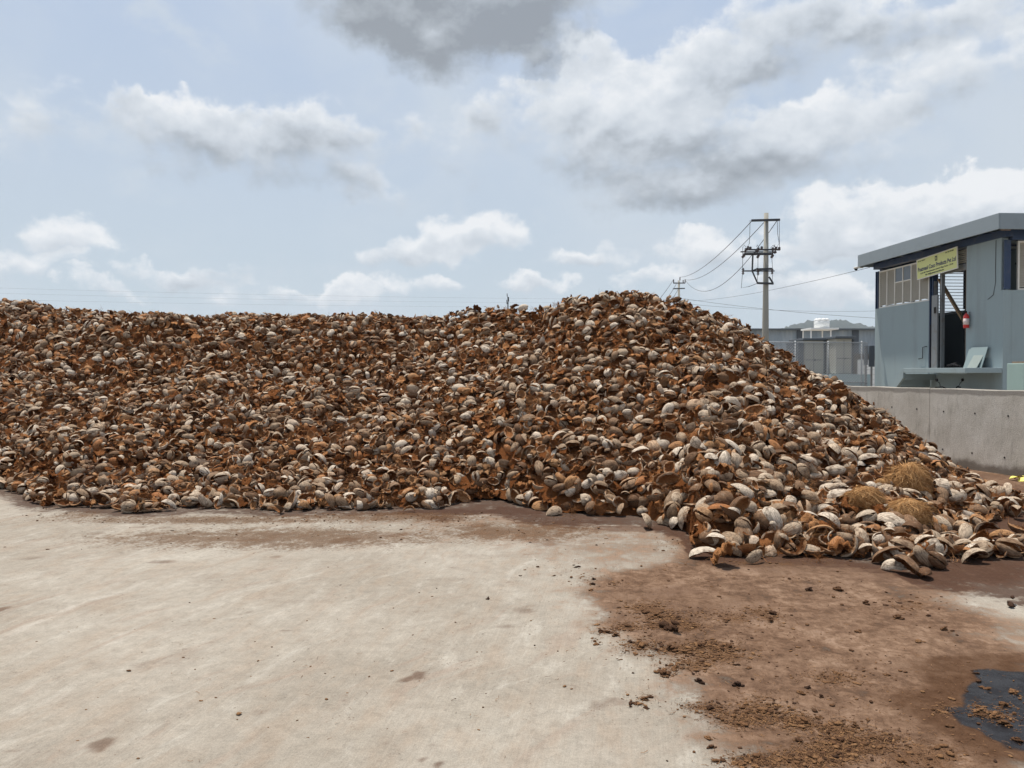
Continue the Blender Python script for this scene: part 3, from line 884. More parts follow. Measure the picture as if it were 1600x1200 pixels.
    form = {'half': 'half husk', 'wedge': 'husk wedge', 'split': 'cracked whole husk', 'sliver': 'narrow husk strip', 'cup': 'husk cup', 'scrap': 'torn fibre mat', 'fuzz': 'tangle of fibre'}
    outer_tone = lambda r: 'dark-brown' if r < .18 else 'brown-grey' if r < .40 else 'grey-beige' if r < .62 else 'pale-grey' if r < .88 else 'rusty-tan'
    inner_tone = lambda r: 'near-black' if r < .2 else 'deep-brown' if r < .45 else 'rust-brown' if r < .7 else 'orange-brown'
    marks = [(-50, 'at the heap\'s far left end'), (110, 'left of the first bulge'), (230, 'in the first bulge'), (340, 'just right of the first bulge'), (450, 'on the straight foot, left part'), (560, 'on the straight foot, right part'), (660, 'left of the wet notch'), (760, 'at the dark wet notch'), (870, 'right of the wet notch'), (960, 'above the dark wet strip'), (1050, 'left of the forward corner'), (1130, 'at the forward corner'), (1200, 'right of the forward corner'), (1270, 'well left of the golden bundles'), (1340, 'just left of the golden bundles'), (1400, 'below the golden bundles'), (1460, 'right of the golden bundles'), (1530, 'on the heap\'s thin right tail'), (1640, 'at the picture\'s right edge')]
    todo = {}
    for i in sorted(top, key=lambda q: (P[q, 0])):
        o_ = bpy.data.objects.new('coconut_husk', meshes[var[i]]); COL.objects.link(o_)
        mt = Matrix.Identity(4)
        for a_ in range(3):
            for b_ in range(3): mt[a_][b_] = M[i, a_, b_]
            mt[a_][3] = P[i, a_]
        o_.matrix_world = mt
        o_.color = (float(rnd[i]), 0, 0, 1)
        kd = kinds[i]
        # which side looks at the viewer
        ax = M[i] @ np.array([0, 0, 1.0]); view = np.array([0, 0, EYE]) - P[i]
        f_ = ax @ view / np.linalg.norm(view) / sc[i]
        p_ = 800 + FPX * P[i, 0] / P[i, 1]
        mk = min(marks, key=lambda q: abs(q[0] - p_))[1]
        inr = (rnd[i] * 7.31) % 1
        if kd in ('scrap', 'fuzz'): look = inner_tone(inr)
        elif kd == 'split' or f_ > 0: look = outer_tone(rnd[i])
        else: look = inner_tone(inr)
        how = '' if kd in ('split', 'scrap', 'fuzz') else (' back up' if f_ > .35 else ' hollow side out' if f_ < -.35 else ' edge-on')
        size = 'small ' if sc[i] < .72 else 'large ' if sc[i] > 1.05 else ''
        z_ = P[i, 2]
        row = 'on the slab' if z_ < .11 else 'low' if z_ < .25 else 'midway up' if z_ < .5 else 'high up'
        todo.setdefault(f'{size}{look} {form[kd]}{how}, {row}, {mk}', []).append(o_)
    for lb, os_ in todo.items():
        n_ = len(os_)
        pre = [''] if n_ == 1 else ['left ', 'right '] if n_ == 2 else ['left ', 'middle ', 'right '] if n_ == 3 else [w + ' of several ' for w in ('leftmost', 'second', 'third', 'fourth', 'fifth', 'sixth', 'seventh', 'eighth')]
        for o_, p_ in zip(os_, pre):
            if len((p_ + lb).split()) > 16: lb = lb.replace('of the', 'of').replace('on the heap', 'on heap')
            if len((p_ + lb).split()) > 16: lb = lb.replace('picture\'s right', 'right').replace('far left', 'left')
            tag(o_, p_ + lb, 'coconut husk', 'coconut husks at the front of the heap')
    print('husks', N, 'verts', len(V))


def set_attrs(me, side, lc, rnd):
    a = me.attributes.new('side', 'FLOAT', 'POINT'); a.data.foreach_set('value', np.ascontiguousarray(side, np.float32))
    a = me.attributes.new('rnd', 'FLOAT', 'POINT'); a.data.foreach_set('value', np.ascontiguousarray(rnd, np.float32))
    a = me.attributes.new('lc', 'FLOAT_VECTOR', 'POINT'); a.data.foreach_set('vector', np.ascontiguousarray(lc, np.float32).reshape(-1))


build_pile()

# ------------------------------------------------------------------ golden fibre bundles on the foot of the heap
def crumb_mat(name, cols):
    m, T, b = new_mat(name)
    oi = T.n('ShaderNodeObjectInfo')
    sx = T.n('ShaderNodeSeparateColor'); T.set(sx.inputs[0], oi.outputs['Color'])
    r0 = T.m('FRACT', T.m('ADD', T.attr('rnd'), sx.outputs[0]))
    n = T.noise(T.n('ShaderNodeNewGeometry').outputs['Position'], 190, 3, .7)
    c = T.ramp(r0, cols)
    c = T.vm('SCALE', c, sc=T.m('MULTIPLY_ADD', n, 1.1, .45))
    T.set(b.inputs['Base Color'], c); b.inputs['Roughness'].default_value = .9
    b.inputs['Specular IOR Level'].default_value = .15
    return m


GOLD = crumb_mat('golden_coir', [(0, (.15, .068, .022)), (.25, (.30, .150, .055)), (.6, (.44, .240, .095)), (1, (.58, .35, .165))])
COIR = fibre_material('brown_coir', (.22, .115, .045), (.085, .042, .020))


def tuft(px, py, Y, rx, ry, rz, seed, label, k=1700, lean=0.0):
    r = np.random.default_rng(seed)
    c = at(px, py, Y)
    nu, nv = 40, 22
    th = np.linspace(0, 2 * PI, nu, endpoint=False); ph = np.linspace(0, PI * .98, nv)
    T_, P_ = np.meshgrid(th, ph)

    def surf(T_, P_, g=1.0):
        lump = 1 + .34 * (vnoise(np.cos(T_) * np.sin(P_) * 1.6 + seed, np.sin(T_) * np.sin(P_) * 1.6 + P_ * 1.1, seed) - .5) + .22 * (vnoise(np.cos(T_) * np.sin(P_) * 4 + seed, np.sin(T_) * np.sin(P_) * 4 + P_ * 2, seed + 1) - .5)
        x = rx * np.sin(P_) * np.cos(T_) * lump * g; y = ry * np.sin(P_) * np.sin(T_) * lump * g
        z = rz * np.cos(P_) * lump * g
        z = np.where(z < 0, z * .7, z)
        x = x * (1 + np.clip(-z, 0, 1) * 1.5) + lean * z
        return np.stack([x, y, z], -1)
    V = surf(T_, P_).reshape(-1, 3); F = []
    for i in range(nv - 1):
        for j in range(nu):
            F.append([i * nu + j, i * nu + (j + 1) % nu, (i + 1) * nu + (j + 1) % nu, (i + 1) * nu + j])
    F = np.array(F)
    # combed fibres hanging down the outside, a few flying free
    SV = []; SF = []; o = len(V)
    for q in range(k):
        t0 = r.uniform(0, 2 * PI); p0 = r.uniform(.05, 1.9); n = 7
        free = r.random() < .16; L = r.uniform(.5, 1.2); sw = r.normal(0, .95); g0 = 1.01 + r.uniform(0, .05)
        w = r.uniform(.0011, .0021)
        pts = []
        for s_ in range(n):
            f = s_ / (n - 1)
            g = g0 + (f ** 2 * r.uniform(.08, .4) if free else .03 * math.sin(f * 7 + q))
            pts.append(surf(np.array(t0 + sw * f + .05 * math.sin(9 * f + q)), np.array(min(p0 + L * f, 3.0)), g))
        pts = np.array(pts)
        d = pts[1] - pts[0]; side = np.cross(d, [math.cos(t0), math.sin(t0), .4]); side = side / (np.linalg.norm(side) + 1e-9) * w
        for s_ in range(n):
            SV += [pts[s_] - side, pts[s_] + side]
            if s_ < n - 1: SF.append([o, o + 1, o + 3, o + 2])
            o += 2
    RN = np.concatenate([np.full(len(V), .12), np.repeat(r.random(k), 14)])
    V = np.concatenate([V, np.array(SV)]); F = np.concatenate([F, np.array(SF)])
    me = bpy.data.meshes.new('coir_bundle'); np_mesh(me, V, F, True); me.materials.append(GOLD)
    a_ = me.attributes.new('rnd', 'FLOAT', 'POINT'); a_.data.foreach_set('value', RN.astype(np.float32))
    ob = bpy.data.objects.new('coir_bundle', me); COL.objects.link(ob); ob.location = c
    tag(ob, label, 'coir bundle', 'golden coir bundles on the husks')


def pile_Y(px, py):
    """depth at which the line of sight through a photo pixel meets the heap"""
    for Y in np.arange(5.5, 16, .02):
        p = at(px, py, float(Y))
        if p.z < float(pile_h(np.array([p.x]), np.array([p.y]))[0]) + .05: return float(Y)
    return 8.0


for px, py, rx, ry, rz, ln, k, lb in [
        (1420, 757, .215, .17, .225, 0.0, 2300, 'domed golden coir fibre bundle, the topmost and roundest of the fibre bundles'),
        (1352, 786, .18, .15, .16, -.2, 1500, 'crumpled golden coir fibre bundle, leftmost of the fibre bundles'),
        (1415, 806, .25, .15, .15, .1, 1900, 'low spreading golden coir fibre bundle below the domed one'),
        (1375, 762, .10, .08, .09, .2, 700, 'small twisted coir fibre wisp between the domed bundle and the leftmost one'),
        (1512, 842, .12, .08, .05, 0, 700, 'flat little coir fibre mat low on the right tail of the heap')]:
    tuft(px, py, pile_Y(px, py) - .02, rx, ry, rz, int(px), lb, k, ln)


# ------------------------------------------------------------------ coir crumbs on the slab
def lump_mesh(seed, n_str):
    """one crumb: a knot of short fibres round a lumpy core"""
    r = np.random.default_rng(seed)
    nu, nv = 9, 6
    th = np.linspace(0, 2 * PI, nu, endpoint=False); ph = np.linspace(.05, PI - .05, nv)
    T_, P_ = np.meshgrid(th, ph)
    l = 1 + r.uniform(-.35, .35, T_.shape)
    V = np.stack([np.sin(P_) * np.cos(T_) * l, np.sin(P_) * np.sin(T_) * l, np.cos(P_) * l * .62], -1).reshape(-1, 3)
    F = [[i * nu + j, i * nu + (j + 1) % nu, (i + 1) * nu + (j + 1) % nu, (i + 1) * nu + j] for i in range(nv - 1) for j in range(nu)]
    F = np.array(F)
    if n_str:
        V2, F2, _ = strands(V, n_str, 1.1, .045, seed)
        V2[:, 2] = np.clip(V2[:, 2], -.55, .75)
        F = np.concatenate([F, F2 + len(V)]); V = np.concatenate([V, V2])
    V[:, 2] -= V[:, 2].min()
    return V, F


def clump_mesh(seed):
    r = np.random.default_rng(seed); VV = []; FF = []; o = 0
    for k in range(9):
        V, F = lump_mesh(seed * 10 + k, 16)
        sc_ = r.uniform(.22, .55); p = r.normal(size=3) * [.42, .36, .0] + [0, 0, abs(r.normal()) * .22 * (k % 3)]
        V = V @ rot('Z', r.uniform(0, 6)).T * sc_ * [1.25, 1, .9] + p
        VV.append(V); FF.append(F + o); o += len(V)
    return np.concatenate(VV), np.concatenate(FF)


LUMPS = [clump_mesh(i) for i in range(7)]
SMALL = [lump_mesh(20 + i, 14) for i in range(6)]
TINY = [lump_mesh(40 + i, 0) for i in range(3)]


CRUMB = crumb_mat('coir_crumb', [(0, (.030, .015, .009)), (.3, (.068, .033, .016)), (.65, (.130, .066, .031)), (1, (.205, .112, .052))])


def build_crumbs():
    r = np.random.default_rng(5)
    VV = []; FF = []; RR = []; off = 0
    for cx, cy, sx, sy, n in DRIFTS:
        for i in range(int(n * 1.7)):
            px, py = cx + r.normal() * sx * .8, cy + r.normal() * sy * .8
            if py < 790: continue
            x, y = gnd(px, py)
            if pile_h(np.array([x]), np.array([y]))[0] > 0: continue
            s_ = float(np.clip(r.lognormal(-5.75, .60), .0015, .013)) * (.8 if sy > 40 else 1)
            V, F = SMALL[r.integers(6)] if s_ > .0045 else TINY[r.integers(3)]
            a = r.uniform(0, 2 * PI); ca, sa = math.cos(a), math.sin(a)
            V = V * s_ * [r.uniform(.8, 1.9), r.uniform(.6, 1.2), r.uniform(.35, .8)]
            V = np.stack([V[:, 0] * ca - V[:, 1] * sa + x, V[:, 0] * sa + V[:, 1] * ca + y, V[:, 2] - .001], -1)
            VV.append(V); FF.append(F + off); off += len(V); RR.append(np.full(len(V), r.beta(1.6, 1.3) * .98))
    # short loose fibres lying among them
    for cx, cy, sx, sy, n in DRIFTS:
        for i in range(int(n * 1.6)):
            px, py = cx + r.normal() * sx, cy + r.normal() * sy
            if py < 790: continue
            x, y = gnd(px, py); q = np.array([x, y, r.uniform(.001, .008)]); a = r.uniform(0, 2 * PI); w = r.uniform(.0006, .0013); L_ = r.uniform(.004, .013); cu = r.normal(0, .6); vs = []
            for k in range(4):
                d_ = np.array([math.cos(a), math.sin(a), 0]); pn = np.array([-d_[1], d_[0], .3]) * w
                vs += [q - pn, q + pn]; q = q + d_ * L_ + [0, 0, r.uniform(-.002, .0025)]; a += cu
            VV.append(np.array(vs)); FF.append(np.array([[0, 1, 3, 2], [2, 3, 5, 4], [4, 5, 7, 6]]) + off); off += 8; RR.append(np.full(8, r.uniform(.2, 1)))
    me = bpy.data.meshes.new('coir_crumbs'); np_mesh(me, np.concatenate(VV), np.concatenate(FF), True)
    a = me.attributes.new('rnd', 'FLOAT', 'POINT'); a.data.foreach_set('value', np.concatenate(RR).astype(np.float32))
    me.materials.append(CRUMB)
    o = bpy.data.objects.new('coir_crumbs', me); COL.objects.link(o); o.color = (0, 0, 0, 1)
    tag(o, 'drifts of loose brown coir crumbs scattered over the stained slab', 'coir crumbs', kind='stuff')
    # the clumps big enough to pick out: (x, y, half width px, tone, where)
    B = [(840, 885, 4, .2, 'leftmost of the loose clumps below the middle of the heap'), (901, 885, 5, .02, 'blackish one by itself below the middle of the heap'), (813, 899, 3, .05, 'tiny dark one furthest left on pale slab'),
         (925, 912, 5, .05, 'dark one left of the stain among small crumbs'), (928, 904, 5, .1, 'upper one in the scatter at the stain\'s upper left'), (924, 921, 5, .7, 'light brown one in the scatter at the stain\'s upper left'), (967, 909, 3, .6, 'small one at the right end of the upper left scatter'), (952, 912, 4, .3, 'middle one of the upper left scatter'),
         (1048, 979, 17, .15, 'big dark one in the middle of the upper drift'), (1008, 955, 8, .4, 'left end of the uppermost drift'), (1030, 960, 10, .55, 'in the uppermost drift right of its left end'), (938, 986, 6, .3, 'first of three at the left tip of the drifts'), (950, 987, 7, .35, 'second of three at the left tip of the drifts'), (961, 992, 6, .5, 'third of three at the left tip of the drifts'),
         (929, 1001, 5, .4, 'upper of a pair on the stain\'s left edge'), (933, 1006, 5, .6, 'lower of a pair on the stain\'s left edge'), (1002, 1006, 12, .75, 'orange one in the second drift'), (1027, 1014, 6, .05, 'dark one in the second drift'), (1050, 1014, 10, .4, 'brown one in the middle of the second drift'), (1070, 1018, 9, .7, 'pale one in the middle of the second drift'), (1095, 1008, 8, .3, 'dark one at the right of the second drift'), (1138, 1009, 9, .4, 'right end of the second drift'),
         (968, 1030, 4, .5, 'alone on the stain\'s edge below the second drift'), (989, 1051, 3, .1, 'tiny dark one on pale slab beside the stain'), (1040, 1051, 10, .4, 'left end of the third drift'), (1055, 1041, 8, .6, 'upper left of the third drift'), (1093, 1064, 9, .0, 'dark reddish one alone below the third drift'), (1151, 1069, 8, .0, 'dark one alone right of the reddish one'), (1176, 1060, 5, .05, 'small dark one in the centre of the stain'), (1150, 1038, 5, .1, 'small dark one right of the third drift'),
         (992, 1098, 6, .25, 'first of three in the small patch on the stain\'s left edge'), (986, 1103, 4, .1, 'lowest of the small patch on the stain\'s left edge'), (1008, 1091, 7, .5, 'right one of the small patch on the stain\'s left edge'), (1010, 1105, 5, .15, 'dark one just below the small patch'), (1110, 1105, 8, .1, 'left of the big lower drift'), (1191, 1110, 11, .7, 'light one at the top of the lower drift'), (1211, 1099, 7, .15, 'dark one at the top of the lower drift'), (1160, 1130, 10, .6, 'left part of the lower drift'), (1253, 1126, 14, .6, 'large light one in the middle of the lower drift'), (1335, 1133, 8, .4, 'right part of the lower drift'), (1107, 1152, 7, .7, 'first below the lower drift\'s left end'), (1110, 1166, 8, .3, 'second below the lower drift\'s left end'), (1084, 1174, 5, .5, 'round one on pale slab at the bottom'), (1172, 1186, 5, .3, 'near the bottom edge below the lower drift'), (1385, 1155, 9, .2, 'dark one right of the lower drift'), (1410, 1188, 9, .6, 'bottom one between lower drift and puddle'),
         (1264, 921, 6, .03, 'black one right below the forward corner of the heap'), (1310, 920, 8, .35, 'flat one below the heap left of the fibre bundles'), (1354, 942, 7, .3, 'flat one right of the stain\'s upper middle'), (1208, 957, 8, .15, 'dark one in the stain\'s upper middle'), (1205, 968, 8, .3, 'lower one in the stain\'s upper middle'), (1341, 986, 6, .6, 'tan one in the stain\'s centre right'), (1434, 1000, 8, .75, 'bright tan one alone in the stain\'s right half'), (1475, 982, 7, .5, 'left of a pair on the stain\'s right half'), (1489, 985, 4, .2, 'right of a pair on the stain\'s right half'), (1405, 964, 8, .4, 'pair member in the stain\'s upper right'), (1450, 961, 5, .2, 'small one in the stain\'s upper right'), (1579, 943, 12, .1, 'flat dark one on the pale patch at the right edge'), (1306, 1050, 6, .7, 'upright tan one in the stain\'s lower middle'), (1386, 1054, 6, .6, 'tan one left of the puddle'), (1262, 1073, 6, .05, 'dark one in the stain\'s lower middle'), (1252, 1082, 7, .6, 'tan one in the stain\'s lower middle'), (1283, 1087, 5, .1, 'little dark one in the stain\'s lower middle'), (1414, 1049, 5, .4, 'small one nearest the puddle\'s upper left'),
         (1541, 1074, 7, .5, 'upper left one standing in the black puddle'), (1583, 1079, 9, .7, 'upper right one standing in the black puddle'), (1569, 1099, 8, .5, 'middle one standing in the black puddle'), (1530, 1110, 11, .75, 'tallest tan one in the black puddle'), (1553, 1118, 8, .6, 'left of two joined ones in the black puddle'), (1568, 1128, 10, .45, 'right of two joined ones in the black puddle'), (1528, 1063, 6, .2, 'dark one on the puddle\'s upper shore'), (1524, 1051, 5, .2, 'topmost one at the puddle\'s shore'), (1483, 1133, 7, .4, 'on the puddle\'s left shore'), (1458, 1108, 6, .4, 'just outside the puddle\'s left tip'), (762, 935, 4, .1, 'reddish crumb alone on the pale slab in the middle'), (1590, 1155, 8, .3, 'at the puddle\'s lower right')]
    meshes = []
    for V, F in LUMPS:
        me = bpy.data.meshes.new('coir_clump'); np_mesh(me, V, F, True); me.materials.append(CRUMB)
        a = me.attributes.new('rnd', 'FLOAT', 'POINT'); a.data.foreach_set('value', np.zeros(len(V), np.float32)); meshes.append(me)
    for i, (px, py, w, tone, lb) in enumerate(B):
        o = bpy.data.objects.new('coir_clump', meshes[i % 7]); COL.objects.link(o)
        x, y = gnd(px, py + w * .3); k = w / FPX * y
        o.location = (x, y, -.002); o.scale = (k * .95, k * r.uniform(.6, .95), k * r.uniform(.55, .85)); o.rotation_euler = (0, 0, r.uniform(0, 6))
        o.color = (tone, 0, 0, 1)
        tag(o, 'coir clump, ' + lb, 'coir clump', 'coir clumps lying on the slab')


build_crumbs()

# ------------------------------------------------------------------ boundary wall
def wall_material():
    m, T, b = new_mat('cast_concrete')
    tc = T.n('ShaderNodeTexCoord').outputs['Object']
    s = T.n('ShaderNodeSeparateXYZ'); T.set(s.inputs[0], tc)
    n = T.noise(tc, 2.2, 7, .65); v = T.noise(T.vm('MULTIPLY', tc, (4, 4, .9)), 2.6, 7, .68); f = T.noise(tc, 70, 4, .65)
    c = T.ramp(n, [(.3, (.44, .405, .345)), (.5, (.54, .505, .44)), (.7, (.63, .595, .53))])
    c = T.mix(T.step(v, .52, .70, 0, .5), c, (.30, .275, .23))
    c = T.mix(T.step(v, .30, .42, .4, 0), c, (.66, .63, .58))
    top = T.step(T.m('MULTIPLY_ADD', T.m('SUBTRACT', n, .5), .16, s.outputs[2]), 1.20, 1.235)
    c = T.mix(T.m('MULTIPLY', top, .7), c, (.22, .20, .175))
    low = T.step(T.m('MULTIPLY_ADD', T.m('SUBTRACT', n, .5), .35, s.outputs[2]), .06, .20, 1, 0)
    c = T.mix(T.m('MULTIPLY', low, .75), c, (.10, .075, .055))
    pits = T.n('ShaderNodeTexVoronoi'); T.set(pits.inputs['Vector'], tc); pits.inputs['Scale'].default_value = 22
    c = T.mix(T.m('MULTIPLY', T.step(pits.outputs['Distance'], .05, .11, .8, 0), T.step(n, .45, .6)), c, (.10, .09, .08))
    c = T.vm('SCALE', c, sc=T.m('MULTIPLY_ADD', f, .5, .75))
    T.set(b.inputs['Base Color'], c); b.inputs['Roughness'].default_value = .9; b.inputs['Specular IOR Level'].default_value = .1
    bp = T.n('ShaderNodeBump'); bp.inputs['Strength'].default_value = .5; bp.inputs['Distance'].default_value = .012
    T.set(bp.inputs['Height'], T.m('ADD', v, f)); T.set(b.inputs['Normal'], bp.outputs[0])
    return m


WALLM = wall_material()
BUNDLE = pmat('black_cloth', (.008, .008, .009), .95, .2, 6)
DARK = pmat('dark_hole', (.035, .032, .03), .9)
WDIR = Vector((-.257, 1, 0)).normalized(); WN = Vector((WDIR.y, -WDIR.x, 0))  # WN points to the far side


def wpt(Y): return Vector((7.7 - .257 * (Y - 11.6), Y, 0))


def wall_pieces():
    root = empty('boundary_wall', wpt(11.6), 'waist-high grey cast concrete wall with tie holes, running behind the heap', 'wall')
    o0 = wpt(11.6)
    joints = [4.0, 8.2, 13.35, 18.6, 25.0]
    for a, b_ in zip(joints[:-1], joints[1:]):
        m = MB()
        A = wpt(a) - o0 + WDIR * .004; B = wpt(b_) - o0 - WDIR * .004
        nseg = 12; vs = []; fs = []
        for i in range(nseg + 1):
            p = A.lerp(B, i / nseg); wob = .006 * math.sin(i * 2.3 + a)
            q = p + WN * .20
            vs += [(p.x, p.y, 0), (p.x, p.y, 1.295 + wob), (p.x + WN.x * .012, p.y, 1.307 + wob), (q.x, q.y, 1.305 + wob), (q.x, q.y, 0)]
        for i in range(nseg):
            for k in range(4): fs.append((i * 5 + k, i * 5 + k + 1, i * 5 + 5 + k + 1, i * 5 + 5 + k))
        fs += [(0, 1, 2, 3, 4), tuple(nseg * 5 + k for k in (4, 3, 2, 1, 0))]
        m.add(vs, fs)
        m.build('wall_panel', WALLM, root)
    for px, py in [(1394, 636), (1433, 639), (1475, 643), (1524, 646), (1576, 650), (1520, 708), (1571, 715), (1474, 702), (1432, 697)]:
        k = (px - 800) / FPX; Y = (7.7 + .257 * 11.6) / (k + .257); zz = at(px, py, Y).z; p = wpt(Y) - o0; p.z = zz
        m = MB(); r_ = .016
        c = p
        pts = [c - WN * .003, c + WN * .01]
        m.tube(pts, r_, 8)
        m.build('tie_hole', DARK, root)


wall_pieces()

# ------------------------------------------------------------------ weighing / office cabin
BLUEGREY = pmat('blue_grey_paint', (.275, .335, .350), .75, .10, 1.6, dirt=((.20, .225, .225), .45), streak=True)
BLUEGREY2 = pmat('blue_grey_fascia', (.215, .255, .28), .6, .08, 2.0, dirt=((.17, .20, .215), .4))
NAVY = pmat('navy_steel_paint', (.012, .034, .088), .5, .2, 4, dirt=((.10, .09, .08), .25))
WHITE = pmat('white_window_frame', (.62, .60, .54), .5, .08, 5)
SLAT = pmat('beige_louvre', (.40, .365, .30), .6, .12, 8)
STEEL = pmat('grey_steel', (.20, .21, .215), .45, .15, 6, metal=.2, dirt=((.12, .07, .04), .4))
RUST = pmat('rusty_edge', (.26, .19, .14), .8, .3, 8)
WOOD = pmat('old_timber', (.19, .125, .070), .8, .3, 6, streak=True)
INTER = pmat('cabin_interior', (.16, .18, .185), .8, .1, 2)
GLASSD = pmat('smoky_glass', (.10, .12, .14), .15, .05, 2, bump=0)
BLACK = pmat('black_rubber', (.012, .012, .013), .85, .2, 6)
RED = pmat('red_enamel', (.52, .025, .022), .3, .1, 4)
BOARD = pmat('pale_board', (.235, .295, .30), .7, .05, 3)

CO = Vector((12.76, 20.0, 0)); UB = Vector((-.05, 1, 0)).normalized(); NB = Vector((1, .05, 0)).normalized()
BROT = math.atan2(-UB.x, UB.y)
# the cabin's own frame: x = into the building (NB), y = away along its long side (UB)
cabin = empty('office_cabin', CO, 'raised blue-grey cabin with navy steel frame, louvred windows and flat overhanging roof', 'cabin', rz=BROT)
L = 6.4; D = 6.2


def cb(name, mat, boxes, parent=cabin, bevel=0.0):
    m = MB()
    for b in boxes: m.box(*b)
    return m.build(name, mat, parent, bevel=bevel)


# walls: long side (x=0), near side (y=0), far side (y=L), right side (x=D)
wside = cb('wall', BLUEGREY, [(0, .22, 3.28, L, 0, 3.73)])
cb('wall', BLUEGREY, [(0, .20, .10, 1.52, 1.62, 5.08)])
cb('wall', BLUEGREY, [(0.02, .22, 0.004, 3.28, 0, 1.60)])
cb('wall', BLUEGREY, [(.225, D, 0, .2, 0, 3.71)])
cb('wall', BLUEGREY, [(-.004, .22, -.004, .098, 0, 3.712)])
cb('wall', INTER, [(.225, D, L - .2, L, 0, 3.60)])
cb('wall', INTER, [(D, D + .2, 0, L, 0, 3.60)])
cb('floor_slab', INTER, [(.225, D - .002, .205, L - .205, 1.45, 1.64)])
# navy columns and beams
for x, y in ((.0, -.02), (.0, L - .16), (.0, 3.10), (D, 0), (D, L - .16), (D / 2, L - .16), (D / 2, 0.01)):
    z0 = 3.735 if not (x == 0 and abs(y - 3.10) < .01) else 1.66
    m = MB(); m.box(x + .002, x + .17, y, y + .03, z0, 5.0).box(x + .002, x + .17, y + .13, y + .16, z0, 5.0).box(x + .075, x + .095, y + .03, y + .13, z0, 5.0)
    m.build('column', NAVY, cabin)
cb('beam', NAVY, [(-.02, .18, -.1, L + .1, 5.085, 5.27)])
cb('beam', NAVY, [(.182, D + .2, -.06, .14, 5.005, 5.265)])
cb('beam', NAVY, [(.182, D + .2, L - .14, L + .06, 5.005, 5.265)])
for i in range(8):
    y = -.2 + i * .93
    cb('purlin', NAVY, [(-.44, D + .3, y, y + .07, 5.272, 5.335)])
# roof with deep fascia
m = MB(); m.box(-.469, D + .6, -.469, L + .219, 5.345, 5.59)
m.box(-.5, -.47, -.5, L + .25, 5.19, 5.60).box(-.4695, D + .6, -.5, -.47, 5.19, 5.60).box(-.4695, D + .6, L + .22, L + .25, 5.19, 5.60)
roof = m.build('roof', BLUEGREY2, cabin, bevel=.012)
# flaked soffit strips
cb('soffit_strip', RUST, [(-.40, -.15, -.46, -.42, 5.17, 5.186)])


def window(y0, y1, z0, z1, n, parent, along='y', x=0.03, glass=()):
    """framed louvre window: frame, mullions, slats per bay"""
    fw = .045
    m = MB()

    def bx(a0, a1, d0, d1, zz0, zz1):
        if along == 'y': m.box(d0, d1, a0, a1, zz0, zz1)
        else: m.box(a0, a1, d0, d1, zz0, zz1)
    bx(y0, y1, x, x + .06, z0, z0 + fw); bx(y0, y1, x, x + .06, z1 - fw, z1)
    for i in range(n + 1):
        a = y0 + (y1 - y0 - fw) * i / n
        bx(a, a + fw, x + .002, x + .058, z0 + fw + .001, z1 - fw - .001)
    fr = m.build('window', WHITE, parent)
    for i in range(n):
        a0 = y0 + (y1 - y0 - fw) * i / n + fw + .004; a1 = y0 + (y1 - y0 - fw) * (i + 1) / n - .004
        if i in glass:
            m = MB(); zz = z0 + (z1 - z0) * .62
            bx(a0, a1, x + .002, x + .056, zz - .035, zz); m.build('transom', WHITE, fr)
            m = MB(); bx(a0, a1, x + .02, x + .026, zz, z1 - fw - .002); m.build('pane', GLASSD, fr)
            top = zz - .04
        else: top = z1 - fw - .01
        m = MB(); k = int((top - z0 - fw) / .062)
        for j in range(k):
            zc = z0 + fw + .03 + j * (top - z0 - fw - .03) / k
            if along == 'y': vs = [(x + .012, a0, zc), (x + .012, a1, zc), (x + .05, a1, zc + .068), (x + .05, a0, zc + .068)]
            else: vs = [(a0, x + .012, zc), (a1, x + .012, zc), (a1, x + .05, zc + .068), (a0, x + .05, zc + .068)]
            vs += [(vx, vy, vz + .006) for vx, vy, vz in vs]
            m.add(vs, [(0, 1, 2, 3), (7, 6, 5, 4), (0, 4, 5, 1), (1, 5, 6, 2), (2, 6, 7, 3), (3, 7, 4, 0)])
        m.build('louvre', SLAT, fr)
    return fr


window(3.34, L - .18, 3.735, 4.99, 6, cabin, glass=(2, 3))
window(.40, D - .2, 3.715, 4.99, 8, cabin, 'x', .03)
# open barred windows on the far walls: sky shows between thin rails
for along in ('far', 'right'):
    m = MB()
    for j in range(13):
        z = 3.64 + j * .108
        if along == 'far': m.box(.2, D - .02, L - .12, L - .10, z, z + .02)
        else: m.box(D + .05, D + .07, .2, L - .2, z, z + .02)
    m.build('window_bars', STEEL, cabin)
    m = MB()
    for j in range(7):
        if along == 'far': m.box(.3 + j * .95, .36 + j * .95, L - .165, L - .125, 3.61, 5.0)
        else: m.box(D + .005, D + .045, .5 + j * .9, .56 + j * .9, 3.61, 5.0)
    m.build('window_post', DARK, cabin)
# doorway: sliding leaf pushed aside, track, inner kit
leaf = cb('door_leaf', STEEL, [(-.05, -.005, 2.78, 3.06, 1.68, 3.86)])
cb('handle', DARK, [(-.07, -.052, 2.84, 2.92, 3.32, 3.50)], leaf)
cb('door_frame', STEEL, [(.03, .13, 3.085, 3.098, 1.68, 4.3), (.03, .13, 2.70, 2.76, 1.68, 4.98), (.03, .13, 1.56, 2.70, 4.45, 4.62), (.03, .13, 1.53, 1.56, 1.68, 5.0)])
cb('door_frame', RUST, [(-.004, .16, 1.523, 1.529, 1.68, 5.05)])
cb('louvre', SLAT, [(.05, .10, 1.58, 2.68, 4.66 + i * .055, 4.69 + i * .055) for i in range(7)])
cb('door_post', DARK, [(.5, .55, 2.30, 2.35, 1.65, 4.9)])
cb('platform_side_bar', DARK, [(-.012, .0, 3.18, 3.21, 1.7, 3.0)])
